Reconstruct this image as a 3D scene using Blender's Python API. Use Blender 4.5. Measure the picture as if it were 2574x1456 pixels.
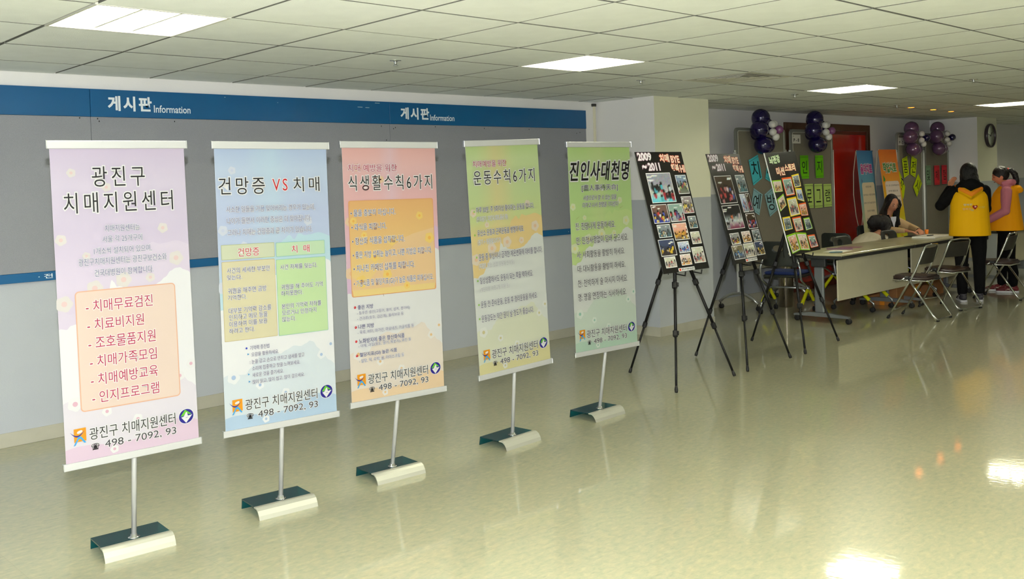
import bpy, math, random
from mathutils import Vector, Matrix
from math import sin, cos, pi, radians as rad

# ------------------------------------------------------------------ scene, camera, light, exposure
for o in list(bpy.data.objects):
    bpy.data.objects.remove(o)
scene = bpy.context.scene
COL = scene.collection
scene.view_settings.view_transform = 'Standard'
scene.view_settings.look = 'None'
scene.view_settings.exposure = 0.12
scene.view_settings.gamma = 1.0
scene.view_settings.use_curve_mapping = False

cam_d = bpy.data.cameras.new('camera')
cam = bpy.data.objects.new('camera', cam_d)
COL.objects.link(cam)
pitch, yaw, roll = rad(1.586), rad(43.637), rad(-1.919)
fwd = Vector((sin(yaw) * cos(pitch), cos(yaw) * cos(pitch), -sin(pitch)))
rgt = Vector((cos(yaw), -sin(yaw), 0))
up = rgt.cross(fwd)
r2 = rgt * cos(roll) + up * sin(roll)
u2 = up * cos(roll) - rgt * sin(roll)
m = Matrix((r2, u2, -fwd)).transposed().to_4x4()
m.translation = (0, 0, 1.6)
cam.matrix_world = m
cam_d.sensor_width = 36
cam_d.lens = 36 * 2395.83 / 2574
cam_d.shift_y = (531.04 - 728) / 2574
cam_d.clip_start = 0.05
cam_d.clip_end = 100
scene.camera = cam

world = bpy.data.worlds.new('world')
scene.world = world
world.use_nodes = True
world.node_tree.nodes['Background'].inputs[0].default_value = (0.5, 0.5, 0.45, 1)
world.node_tree.nodes['Background'].inputs[1].default_value = 0.05

FLASH_POWER = 960
FIX_TUBE = 86.0
flash_d = bpy.data.lights.new('camera_flash', 'POINT')
flash_d.energy = FLASH_POWER
flash_d.color = (0.97, 0.98, 1.0)
flash_d.shadow_soft_size = 0.025
flash = bpy.data.objects.new('camera_flash', flash_d)
flash.location = (0.0, 0.0, 1.81)
COL.objects.link(flash)

HC = 2.455          # ceiling height
YW = 6.765          # the long wall with the bulletin board

# ------------------------------------------------------------------ colours and materials
def lin(c):
    c = c / 255.0
    return c / 12.92 if c <= 0.04045 else ((c + 0.055) / 1.055) ** 2.4

def rgb(c):
    return (lin(c[0]), lin(c[1]), lin(c[2]), 1.0)

MATS = {}

def mat(name, c, rough=0.5, metal=0.0, spec=0.5, noise=0.0, nscale=20.0, bump=0.0, bscale=80.0, bdist=0.01,
        coat=0.0, trans=0.0, emit=None, estr=0.0, sheen=0.0, stretch=None):
    if name in MATS:
        return MATS[name]
    mt = bpy.data.materials.new(name)
    mt.use_nodes = True
    nt = mt.node_tree
    b = nt.nodes['Principled BSDF']
    b.inputs['Base Color'].default_value = rgb(c)
    b.inputs['Roughness'].default_value = rough
    b.inputs['Metallic'].default_value = metal
    b.inputs['Specular IOR Level'].default_value = spec
    b.inputs['Coat Weight'].default_value = coat
    b.inputs['Transmission Weight'].default_value = trans
    b.inputs['Sheen Weight'].default_value = sheen
    if emit:
        b.inputs['Emission Color'].default_value = rgb(emit)
        b.inputs['Emission Strength'].default_value = estr
    tc = nt.nodes.new('ShaderNodeTexCoord')
    src = tc.outputs['Object']
    if stretch:
        mp = nt.nodes.new('ShaderNodeMapping')
        mp.inputs['Scale'].default_value = stretch
        nt.links.new(src, mp.inputs['Vector'])
        src = mp.outputs['Vector']
    if noise > 0:
        n = nt.nodes.new('ShaderNodeTexNoise')
        n.inputs['Scale'].default_value = nscale
        n.inputs['Detail'].default_value = 4
        nt.links.new(src, n.inputs['Vector'])
        r = nt.nodes.new('ShaderNodeValToRGB')
        k = 1 - noise
        a = rgb(c)
        r.color_ramp.elements[0].position = 0.3
        r.color_ramp.elements[1].position = 0.7
        r.color_ramp.elements[0].color = (a[0] * k, a[1] * k, a[2] * k, 1)
        k = 1 + noise * 0.6
        r.color_ramp.elements[1].color = (min(1, a[0] * k), min(1, a[1] * k), min(1, a[2] * k), 1)
        nt.links.new(n.outputs['Fac'], r.inputs['Fac'])
        nt.links.new(r.outputs['Color'], b.inputs['Base Color'])
    if bump > 0:
        n2 = nt.nodes.new('ShaderNodeTexNoise')
        n2.inputs['Scale'].default_value = bscale
        n2.inputs['Detail'].default_value = 3
        nt.links.new(src, n2.inputs['Vector'])
        bp = nt.nodes.new('ShaderNodeBump')
        bp.inputs['Strength'].default_value = bump
        bp.inputs['Distance'].default_value = bdist
        nt.links.new(n2.outputs['Fac'], bp.inputs['Height'])
        nt.links.new(bp.outputs['Normal'], b.inputs['Normal'])
    MATS[name] = mt
    return mt

def print_mat(name, rough=0.4, spec=0.4, bump=0.0, ink=1.0):
    if name in MATS:
        return MATS[name]
    mt = mat(name, (255, 255, 255), rough, spec=spec, bump=bump, bscale=3.0)
    nt = mt.node_tree
    a = nt.nodes.new('ShaderNodeVertexColor')
    a.layer_name = 'Col'
    mx = nt.nodes.new('ShaderNodeMix'); mx.data_type = 'RGBA'; mx.blend_type = 'MULTIPLY'
    mx.inputs['Factor'].default_value = 1
    mx.inputs['B'].default_value = (ink, ink, ink, 1)
    nt.links.new(a.outputs['Color'], mx.inputs['A'])
    nt.links.new(mx.outputs['Result'], nt.nodes['Principled BSDF'].inputs['Base Color'])
    return mt

# ------------------------------------------------------------------ mesh builder
class MB:
    def __init__(s):
        s.v = []; s.f = []; s.mi = []; s.sm = []; s.col = []

    def add(s, vs, fs, mi=0, smooth=False, col=None):
        o = len(s.v)
        s.v += [tuple(p) for p in vs]
        for f in fs:
            s.f.append([i + o for i in f]); s.mi.append(mi); s.sm.append(smooth); s.col.append(col)
        return s

    def box(s, x0, x1, y0, y1, z0, z1, mi=0, bev=0.0, M=None, col=None):
        if bev <= 0:
            vs = [(x, y, z) for z in (z0, z1) for y in (y0, y1) for x in (x0, x1)]
            fs = [(0, 2, 3, 1), (4, 5, 7, 6), (0, 1, 5, 4), (2, 6, 7, 3), (0, 4, 6, 2), (1, 3, 7, 5)]
        else:
            b = min(bev, (x1 - x0) / 2.01, (y1 - y0) / 2.01, (z1 - z0) / 2.01)
            vs = []; idx = {}
            for sx in (0, 1):
                for sy in (0, 1):
                    for sz in (0, 1):
                        X = (x0, x1)[sx]; Y = (y0, y1)[sy]; Z = (z0, z1)[sz]
                        dx = b * (1 - 2 * sx); dy = b * (1 - 2 * sy); dz = b * (1 - 2 * sz)
                        for k, p in enumerate(((X, Y + dy, Z + dz), (X + dx, Y, Z + dz), (X + dx, Y + dy, Z))):
                            idx[(sx, sy, sz, k)] = len(vs); vs.append(p)
            fs = []
            g = lambda *a: idx[a]
            for sx in (0, 1):
                fs.append([g(sx, 0, 0, 0), g(sx, 1, 0, 0), g(sx, 1, 1, 0), g(sx, 0, 1, 0)])
            for sy in (0, 1):
                fs.append([g(0, sy, 0, 1), g(1, sy, 0, 1), g(1, sy, 1, 1), g(0, sy, 1, 1)])
            for sz in (0, 1):
                fs.append([g(0, 0, sz, 2), g(1, 0, sz, 2), g(1, 1, sz, 2), g(0, 1, sz, 2)])
            for a in (0, 1):
                for c in (0, 1):
                    fs.append([g(0, a, c, 1), g(1, a, c, 1), g(1, a, c, 2), g(0, a, c, 2)])
                    fs.append([g(a, 0, c, 0), g(a, 1, c, 0), g(a, 1, c, 2), g(a, 0, c, 2)])
                    fs.append([g(a, c, 0, 0), g(a, c, 1, 0), g(a, c, 1, 1), g(a, c, 0, 1)])
                    for d in (0, 1):
                        fs.append([g(a, c, d, 0), g(a, c, d, 1), g(a, c, d, 2)])
            ctr = Vector(((x0 + x1) / 2, (y0 + y1) / 2, (z0 + z1) / 2))
            out = []
            for f in fs:
                P = [Vector(vs[i]) for i in f]
                n = (P[1] - P[0]).cross(P[2] - P[0])
                mid = sum(P, Vector()) / len(P)
                out.append(f if n.dot(mid - ctr) > 0 else f[::-1])
            fs = out
        if M is not None:
            vs = [M @ Vector(p) for p in vs]
        return s.add(vs, fs, mi, False, col)

    def tube(s, pts, r, n=10, mi=0, cap=True, ell=None, upv=None, smooth=True, close=False):
        """sweep a circle (or ellipse: ell=(a,b) factors) along pts; r number or list"""
        P = [Vector(p) for p in pts]
        N = len(P)
        R = r if isinstance(r, (list, tuple)) else [r] * N
        vs = []; fs = []
        prev = None
        for i in range(N):
            if close:
                t = (P[(i + 1) % N] - P[i - 1]).normalized()
            elif i == 0:
                t = (P[1] - P[0]).normalized()
            elif i == N - 1:
                t = (P[-1] - P[-2]).normalized()
            else:
                t = ((P[i + 1] - P[i]).normalized() + (P[i] - P[i - 1]).normalized()).normalized()
            if prev is None:
                a = Vector(upv) if upv else (Vector((0, 0, 1)) if abs(t.z) < 0.9 else Vector((1, 0, 0)))
            else:
                a = prev
            x = (a - t * a.dot(t)).normalized()
            y = t.cross(x)
            prev = x
            rr = R[i]
            ra, rb = (rr if isinstance(rr, (list, tuple)) else (rr, rr))
            if ell:
                ra *= ell[0]; rb *= ell[1]
            for k in range(n):
                th = 2 * pi * k / n
                vs.append(P[i] + x * (ra * cos(th)) + y * (rb * sin(th)))
        rng = N if close else N - 1
        for i in range(rng):
            for k in range(n):
                a = i * n + k; b = i * n + (k + 1) % n
                c = ((i + 1) % N) * n + (k + 1) % n; d = ((i + 1) % N) * n + k
                fs.append((a, b, c, d))
        if cap and not close:
            fs.append(tuple(range(n))[::-1])
            fs.append(tuple(range((N - 1) * n, N * n)))
        return s.add(vs, fs, mi, smooth)

    def lathe(s, prof, c=(0, 0, 0), axis='z', n=20, mi=0, smooth=True, M=None, cap=True):
        """prof: (radius, height) from bottom to top"""
        vs = []; fs = []
        for (r, h) in prof:
            for k in range(n):
                th = 2 * pi * k / n
                p = (r * cos(th), r * sin(th), h)
                if axis == 'y':
                    p = (r * cos(th), h, -r * sin(th))
                if axis == 'x':
                    p = (h, r * cos(th), r * sin(th))
                p = Vector(p)
                if M is not None:
                    p = M @ p
                vs.append(p + Vector(c))
        for i in range(len(prof) - 1):
            for k in range(n):
                fs.append((i * n + k, i * n + (k + 1) % n, (i + 1) * n + (k + 1) % n, (i + 1) * n + k))
        if cap and prof[0][0] > 1e-5:
            fs.append(tuple(range(n))[::-1])
        if cap and prof[-1][0] > 1e-5:
            fs.append(tuple(range((len(prof) - 1) * n, len(prof) * n)))
        return s.add(vs, fs, mi, smooth)

    def sphere(s, c, r, nu=16, nv=10, mi=0, M=None):
        R = r if isinstance(r, (list, tuple)) else (r, r, r)
        prof = [(sin(pi * i / nv), -cos(pi * i / nv)) for i in range(nv + 1)]
        vs = []; fs = []
        for i, (q, h) in enumerate(prof):
            for k in range(nu):
                th = 2 * pi * k / nu
                p = Vector((q * cos(th) * R[0], q * sin(th) * R[1], h * R[2]))
                if M is not None:
                    p = M @ p
                vs.append(p + Vector(c))
        for i in range(nv):
            for k in range(nu):
                fs.append((i * nu + k, i * nu + (k + 1) % nu, (i + 1) * nu + (k + 1) % nu, (i + 1) * nu + k))
        return s.add(vs, fs, mi, True)

    def prism(s, poly, z0, z1, mi=0, M=None, smooth=False):
        """poly: xy outline counter-clockwise, extruded in z"""
        n = len(poly)
        vs = [Vector((x, y, z0)) for x, y in poly] + [Vector((x, y, z1)) for x, y in poly]
        if M is not None:
            vs = [M @ p for p in vs]
        fs = [tuple(range(n))[::-1], tuple(range(n, 2 * n))]
        s.add(vs, fs, mi, False)
        o = len(s.v) - 2 * n
        for i in range(n):
            j = (i + 1) % n
            s.f.append([o + i, o + j, o + n + j, o + n + i]); s.mi.append(mi); s.sm.append(smooth); s.col.append(None)
        return s

    def mesh(s, name, mats):
        me = bpy.data.meshes.new(name)
        me.from_pydata(s.v, [], s.f)
        for mt in (mats if isinstance(mats, (list, tuple)) else [mats]):
            me.materials.append(mt)
        me.polygons.foreach_set('material_index', s.mi)
        me.polygons.foreach_set('use_smooth', s.sm)
        if any(c is not None for c in s.col):
            ca = me.color_attributes.new('Col', 'FLOAT_COLOR', 'CORNER')
            buf = []
            for f, c in zip(s.f, s.col):
                if c is None:
                    c = (1, 1, 1, 1)
                if isinstance(c[0], (tuple, list)):
                    for q in c:
                        buf += list(q)
                else:
                    buf += list(c) * len(f)
            ca.data.foreach_set('color', buf)
        me.update()
        return me

    def build(s, name, mats, parent=None, M=None, label=None):
        o = bpy.data.objects.new(name, s.mesh(name, mats))
        COL.objects.link(o)
        if parent is not None:
            o.parent = parent
        if M is not None:
            o.matrix_local = M
        if label:
            o['label'] = label
        return o

def thing(name, label, cat, loc=(0, 0, 0), rz=0.0, group=None, M=None):
    o = bpy.data.objects.new(name, None)
    o.empty_display_size = 0.1
    COL.objects.link(o)
    if M is not None:
        o.matrix_world = M
    else:
        o.location = loc
        o.rotation_euler = (0, 0, rz)
    o['label'] = label
    o['category'] = cat
    if group:
        o['group'] = group
    return o

def tag(o, label, cat, group=None):
    o['label'] = label; o['category'] = cat
    if group:
        o['group'] = group
    return o

def struct(o):
    o['kind'] = 'structure'
    return o

def copy_tree(o, parent=None):
    c = o.copy(); COL.objects.link(c)
    if parent is not None:
        c.parent = parent
    for ch in list(o.children):
        copy_tree(ch, c)
    return c

# ------------------------------------------------------------------ flat print: 2D shapes and lettering in layers
_txt = {}
OFFS = (0.0, 0.012, 0.022, 0.035, 0.05, 0.075, 0.1)
GLYPH = {}

def load_glyphs(chars):
    """outline every character once per stroke weight, all in one text object per weight"""
    chars = sorted(set(chars) - {' ', '\n'})
    for off in OFFS:
        c = bpy.data.curves.new('lettering', 'FONT')
        c.body = '\n'.join(['|', '|||'] + [q + '|' for q in chars]); c.offset = off; c.resolution_u = 3
        c.space_line = 2.0
        o = bpy.data.objects.new('lettering', c)
        me = o.to_mesh()
        V = [(v.co.x, v.co.y) for v in me.vertices]
        F = [tuple(p.vertices) for p in me.polygons]
        o.to_mesh_clear(); bpy.data.objects.remove(o); bpy.data.curves.remove(c)
        rows = {}
        for n, f in enumerate(F):
            y = V[f[0]][1]
            rows.setdefault(int(round(-(y - .3) / 2.0)), []).append(f)
        b0 = [V[i][0] for f in rows[0] for i in f]
        bw = max(b0) - min(b0); bl = min(b0)
        for k, q in enumerate(chars):
            fs = rows[k + 2]
            xm = max(V[i][0] for f in fs for i in f)
            keep = [f for f in fs if max(V[i][0] for i in f) < xm - bw * .5 or min(V[i][0] for i in f) < xm - bw - .002]
            idx = {}; vs = []; ff = []
            for f in keep:
                g = []
                for i in f:
                    if i not in idx:
                        idx[i] = len(vs); vs.append((V[i][0], V[i][1] + 2.0 * (k + 2)))
                    g.append(idx[i])
                ff.append(tuple(g))
            GLYPH[(q, off)] = (vs, ff, xm - bw - bl)

def text_shape(s, off=0.0, res=2, sp=0.0):
    """vertices, faces and bounds of a line of lettering"""
    off = min(OFFS, key=lambda q: abs(q - off))
    key = (s, off, sp)
    if key not in _txt:
        V = []; F = []; x = 0.0
        for q in s:
            if q == ' ':
                x += .28; continue
            vs, fs, adv = GLYPH[(q, off)]
            o = len(V)
            V += [(a + x, b) for a, b in vs]
            F += [tuple(i + o for i in f) for f in fs]
            x += adv + sp
        xs = [p[0] for p in V]; ys = [p[1] for p in V]
        _txt[key] = (V, F, (min(xs), max(xs), min(ys), max(ys)))
    return _txt[key]

LAY = 0.00035

class Print(MB):
    """x, z plane facing -y; layer k lies k*LAY in front of the sheet"""
    def poly(s, pts, layer, c, cols=None):
        c = cols if cols else rgb(c)
        pts2 = list(pts)
        a = sum(pts2[i][0] * pts2[(i + 1) % len(pts2)][1] - pts2[(i + 1) % len(pts2)][0] * pts2[i][1] for i in range(len(pts2)))
        if a < 0:
            pts2 = pts2[::-1]
            if cols:
                c = c[::-1]
        s.add([(x, -layer * LAY, z) for x, z in pts2], [tuple(range(len(pts2)))], 0, False, c)

    def rect(s, x0, z0, x1, z1, layer, c):
        s.poly([(x0, z0), (x1, z0), (x1, z1), (x0, z1)], layer, c)

    def rrect(s, x0, z0, x1, z1, r, layer, c, n=5):
        p = []
        for cx, cz, a0 in ((x1 - r, z0 + r, -90), (x1 - r, z1 - r, 0), (x0 + r, z1 - r, 90), (x0 + r, z0 + r, 180)):
            for k in range(n + 1):
                a = rad(a0 + 90 * k / n)
                p.append((cx + r * cos(a), cz + r * sin(a)))
        s.poly(p, layer, c)

    def disc(s, cx, cz, rx, rz, layer, c, n=16, rot=0, lobes=0, amp=0.0):
        p = []
        for k in range(n):
            a = 2 * pi * k / n
            q = 1 + (amp * cos(lobes * a + 0.7) if lobes else 0)
            x, z = rx * q * cos(a), rz * q * sin(a)
            p.append((cx + x * cos(rot) - z * sin(rot), cz + x * sin(rot) + z * cos(rot)))
        s.poly(p, layer, c)

    def grad(s, x0, x1, stops, layer, n=None, side=None):
        """vertical printed colour gradient; stops [(z, colour)] rising; side(u) optional tint mix"""
        nx = 8
        rows = []
        for i in range(len(stops) - 1):
            rows.append((stops[i], stops[i + 1]))
        for (za, ca), (zb, cb) in rows:
            for k in range(nx):
                u0 = k / nx; u1 = (k + 1) / nx
                xa = x0 + (x1 - x0) * u0; xb = x0 + (x1 - x0) * u1
                f = side if side else (lambda u, c: c)
                cols = [rgb(f(u0, ca)), rgb(f(u1, ca)), rgb(f(u1, cb)), rgb(f(u0, cb))]
                s.add([(xa, -layer * LAY, za), (xb, -layer * LAY, za), (xb, -layer * LAY, zb), (xa, -layer * LAY, zb)],
                      [(0, 1, 2, 3)], 0, False, cols)

    def text(s, t, x0, x1, zc, h, layer, c, off=0.0, halo=None, hoff=0.06, shear=0.0, res=2, sp=0.0):
        """fit the lettering between x0..x1, centred on zc with height h"""
        V, F, b = text_shape(t, 0.0, res, sp)
        w0 = b[1] - b[0]
        sx = (x1 - x0) / w0
        zh = b[3] - b[2]
        sz = h / zh
        passes = []
        if halo is not None:
            passes.append((hoff + off, halo, layer))
        passes.append((off, c, layer + 1))
        for of, cc, ly in passes:
            V2, F2, _ = text_shape(t, of, res, sp) if of else (V, F, b)
            cr = rgb(cc)
            vs = []
            for x, y in V2:
                yy = (y - b[2]) * sz - h / 2
                vs.append((x0 + (x - b[0]) * sx + shear * yy, -ly * LAY, zc + yy))
            s.add(vs, F2, 0, False, cr)
LINES = [
  [
  ('광진구', 0.293, 0.672, 0.8882, 0.0634, 'k', 'b'),
  ('치매지원센터', 0.093, 0.874, 0.8084, 0.0632, 'k', 'b'),
  ('치매지원센터는', 0.364, 0.616, 0.7263, 0.0215, 'g', ''),
  ('서울 각 25개구에', 0.344, 0.631, 0.6935, 0.0214, 'g', ''),
  ('1개소씩 설치되어 있으며,', 0.28, 0.696, 0.6574, 0.0227, 'g', ''),
  ('광진구치매지원센터는 광진구보건소와', 0.171, 0.805, 0.6262, 0.0226, 'g', ''),
  ('건국대병원이 함께합니다.', 0.277, 0.701, 0.5904, 0.0226, 'g', ''),
  ('- 치매무료검진', 0.204, 0.682, 0.4904, 0.0374, 'm', ''),
  ('- 치료비지원', 0.207, 0.611, 0.4333, 0.0372, 'm', ''),
  ('- 조호물품지원', 0.208, 0.69, 0.3769, 0.0386, 'm', ''),
  ('- 치매가족모임', 0.212, 0.692, 0.32, 0.0373, 'm', ''),
  ('- 치매예방교육', 0.212, 0.694, 0.2643, 0.0372, 'm', ''),
  ('- 인지프로그램', 0.215, 0.696, 0.2094, 0.0371, 'm', ''),
  ('광진구 치매지원센터', 0.183, 0.807, 0.0996, 0.0371, 'k', ''),
  ('☎', 0.192, 0.247, 0.0584, 0.0205, 'k', ''),
  ('498 - 7092, 93', 0.286, 0.808, 0.0595, 0.0261, 's', ''),
  ],
  [
  ('건망증', 0.04, 0.42, 0.8484, 0.0586, 'k', 'b'),
  ('VS', 0.487, 0.617, 0.8496, 0.042, 'r', 'b'),
  ('치매', 0.669, 0.903, 0.85, 0.0514, 'k', 'b'),
  ('사소한 일들을 가끔 잊어버리는 경우가 있는데,', 0.094, 0.855, 0.7682, 0.0223, 'g', ''),
  ('나이가 들면서 이러한 증상은 더 잦아집니다.', 0.095, 0.814, 0.7295, 0.0222, 'g', ''),
  ('그러나 치매는 건망증과 큰 차이가 있습니다.', 0.097, 0.823, 0.69, 0.0222, 'g', ''),
  ('건망증', 0.173, 0.351, 0.6212, 0.0288, 'r', ''),
  ('치  매', 0.629, 0.789, 0.6205, 0.027, 'r', ''),
  ('사건의 세세한 부분만', 0.078, 0.436, 0.5613, 0.0192, 'n', ''),
  ('잊는다.', 0.076, 0.2, 0.5381, 0.0176, 'n', ''),
  ('귀띔을 해주면 금방', 0.079, 0.4, 0.4922, 0.0191, 'n', ''),
  ('기억한다.', 0.076, 0.233, 0.4696, 0.0177, 'n', ''),
  ('대부분 기억력 감소를', 0.08, 0.433, 0.425, 0.0192, 'n', ''),
  ('인지하고 메모 등을', 0.08, 0.399, 0.4024, 0.0192, 'n', ''),
  ('이용하여 이를 보완', 0.079, 0.396, 0.3795, 0.0192, 'n', ''),
  ('하려고 한다.', 0.077, 0.287, 0.3563, 0.0177, 'n', ''),
  ('사건 자체를 잊는다.', 0.524, 0.854, 0.5594, 0.0185, 'n', ''),
  ('귀띔을 해 주어도 기억', 0.526, 0.896, 0.4891, 0.0185, 'n', ''),
  ('하지못한다.', 0.523, 0.715, 0.4671, 0.0184, 'n', ''),
  ('본인의 기억력 저하를', 0.524, 0.875, 0.4218, 0.0185, 'n', ''),
  ('모르거나 인정하지', 0.524, 0.829, 0.399, 0.0185, 'n', ''),
  ('않는다.', 0.522, 0.643, 0.3768, 0.0183, 'n', ''),
  ('기억력 증진법', 0.241, 0.403, 0.2915, 0.0152, 'n', ''),
  ('오감을 활용하세요.', 0.251, 0.482, 0.2682, 0.0145, 'n', ''),
  (': 눈을 감고 손으로 만지고 냄새를 맡고', 0.235, 0.705, 0.2439, 0.0154, 'n', ''),
  ('소리에 집중하고 맛을 느껴보세요.', 0.251, 0.665, 0.2203, 0.0153, 'n', ''),
  ('새로운 것을 즐기세요.', 0.252, 0.517, 0.1976, 0.0153, 'n', ''),
  ('많이 읽고, 많이 씹고, 많이 걸으세요.', 0.251, 0.699, 0.1739, 0.0154, 'n', ''),
  ],
  [
  ('치매 예방을 위한', 0.065, 0.56, 0.8995, 0.0285, 'm', ''),
  ('식생활수칙6가지', 0.065, 0.932, 0.8429, 0.0579, 'k', 'b'),
  ('• 물을 충분히 마십니다.', 0.075, 0.527, 0.7301, 0.0256, 'n', ''),
  ('• 과식을 피합니다.', 0.078, 0.429, 0.6773, 0.0255, 'n', ''),
  ('• 항산화 식품을 섭취합니다.', 0.08, 0.613, 0.6243, 0.0272, 'n', ''),
  ('• 좋은 지방 섭취는 늘이고, 나쁜 지방은 피합니다.', 0.081, 0.901, 0.5717, 0.0275, 'n', ''),
  ('• 지나친 카페인 섭취를 피합니다.', 0.083, 0.709, 0.5212, 0.0273, 'n', ''),
  ('• 가공식품 및 혈당지표(GI)가 높은 식품은 피하십시오.', 0.08, 0.907, 0.4633, 0.0291, 'n', ''),
  ('좋은 지방', 0.108, 0.263, 0.3747, 0.0165, 'n', 'b'),
  ('- 등푸른 생선(고등어, 꽁치, 삼치, 정어리)', 0.099, 0.639, 0.3527, 0.0152, 'g', ''),
  ('- 견과류(호두, 검은깨), 올리브유 등', 0.099, 0.571, 0.3318, 0.0151, 'g', ''),
  ('나쁜 지방', 0.106, 0.264, 0.3017, 0.0165, 'n', 'b'),
  ('- 육류, 버터, 마가린, 마요네즈, 가공식품 등', 0.098, 0.674, 0.2805, 0.0152, 'g', ''),
  ('노화방지에 좋은 항산화식품', 0.108, 0.571, 0.2474, 0.0182, 'n', 'b'),
  ('- 야채, 과일(포도, 딸기, 복분자), 와인 등', 0.101, 0.639, 0.2285, 0.0152, 'g', ''),
  ('혈당지표(GI) 높은 식품', 0.111, 0.487, 0.1949, 0.0182, 'n', 'b'),
  ('- 설탕, 떡, 수박, 꿀, 아이스크림 등', 0.101, 0.559, 0.1727, 0.0152, 'g', ''),
  ],
  [
  ('치매예방을 위한', 0.091, 0.531, 0.9017, 0.0279, 'm', ''),
  ('운동수칙6가지', 0.09, 0.911, 0.8438, 0.06, 'k', 'b'),
  ('하루 30분, 주 3회이상 좋아하는 운동을 합니다.', 0.097, 0.875, 0.709, 0.0268, 'd', ''),
  ('(빨리걷기, 자전거,체조,등산 등)', 0.096, 0.507, 0.67, 0.0249, 'l', ''),
  ('유산소 운동과 근력운동을 병행하세요.', 0.095, 0.717, 0.6136, 0.0268, 'd', ''),
  ('(걷기 + 윗몸일으키기)', 0.092, 0.397, 0.5739, 0.0249, 'l', ''),
  ('운동 중 부상이나 급격한 체온변화에 대비를 합니다.', 0.093, 0.954, 0.5126, 0.0289, 'd', ''),
  ('(적절한 복장, 장갑, 운동화 신기 등)', 0.089, 0.553, 0.4735, 0.0252, 'l', ''),
  ('일상생활에서도 운동이 되는 쪽을 택하세요.', 0.089, 0.803, 0.4152, 0.0289, 'd', ''),
  ('(계단이용, 대중교통 이용 등)', 0.084, 0.469, 0.3759, 0.0236, 'l', ''),
  ('운동 전 준비운동, 운동 후 정리운동을 하세요.', 0.083, 0.847, 0.3146, 0.0291, 'd', ''),
  ('운동강도는 약간 땀이 날 정도가 좋습니다.', 0.08, 0.783, 0.2555, 0.0291, 'd', ''),
  ],
  [
  ('진인사대천명', 0.036, 0.948, 0.8633, 0.089, 'k', 'i'),
  ('[盡人事待天命]', 0.2, 0.76, 0.7824, 0.034, 'd', ''),
  ('사람으로서 할 수 있는 일을', 0.216, 0.732, 0.7368, 0.0245, 'd', 'i'),
  ('다하고 나서 천명을 기다린다', 0.204, 0.761, 0.7033, 0.0245, 'd', 'i'),
  ('진: 진땀나게 운동하세요.', 0.083, 0.696, 0.6061, 0.0336, 'k', ''),
  ('인: 인정사정없이 담배 끊으세요.', 0.085, 0.894, 0.5395, 0.0357, 'k', ''),
  ('사: 사회활동을 활발히 하세요.', 0.086, 0.832, 0.4737, 0.0337, 'k', ''),
  ('대: 대뇌활동을 활발히 하세요.', 0.087, 0.831, 0.4082, 0.0336, 'k', ''),
  ('천: 천박하게 술 마시지 마세요.', 0.084, 0.861, 0.3404, 0.0354, 'k', ''),
  ('명: 명을 연장하는 식사하세요.', 0.081, 0.833, 0.2755, 0.0353, 'k', ''),
  ],
]
_chars = ''.join(r[0] for b in LINES for r in b)
_chars += 'Information게시판· 전2009~2011치매BYE행복HI광진구치매지원센터뇌건강미션스토리P - 8 P - 2'
_chars += '매예방인지프로그램작품전시및체험음악치료작업전문강사와다양한음악을통하여인지기능을향상하고건강한마음을회복하도록합니다는'
_chars += '신체감각능력을위한유익활동으로각종재료와도구를다루어봄으로써즐거운작업과성취가능하게함행복한사랑'
load_glyphs(_chars)

# ------------------------------------------------------------------ materials
M_alu = mat('brushed_aluminium', (205, 207, 206), 0.32, 0.85, noise=0.05, nscale=60)
M_rail = mat('satin_aluminium', (168, 169, 168), 0.45, 0.3)
M_trim = mat('champagne_aluminium', (172, 172, 158), 0.36, 0.4)
M_chrome = mat('chrome', (220, 222, 224), 0.08, 1.0)
M_black = mat('black_metal', (9, 9, 9), 0.5, 0.0, spec=.25)
M_blackp = mat('black_plastic', (15, 15, 16), 0.5, spec=.3)
M_rubber = mat('black_rubber', (10, 10, 10), 0.7)
M_teal = mat('teal_acrylic', (0, 112, 130), 0.05, 0.0, trans=.9)
M_white = mat('white_plastic', (225, 225, 220), 0.4)
M_print = print_mat('printed_vinyl', 0.38, 0.35)
M_banner = print_mat('matte_banner_vinyl', 0.5, 0.25, ink=0.39)
M_paper = print_mat('printed_paper', 0.7, 0.2)
M_photo = print_mat('photo_paper', 0.3, 0.4)

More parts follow.
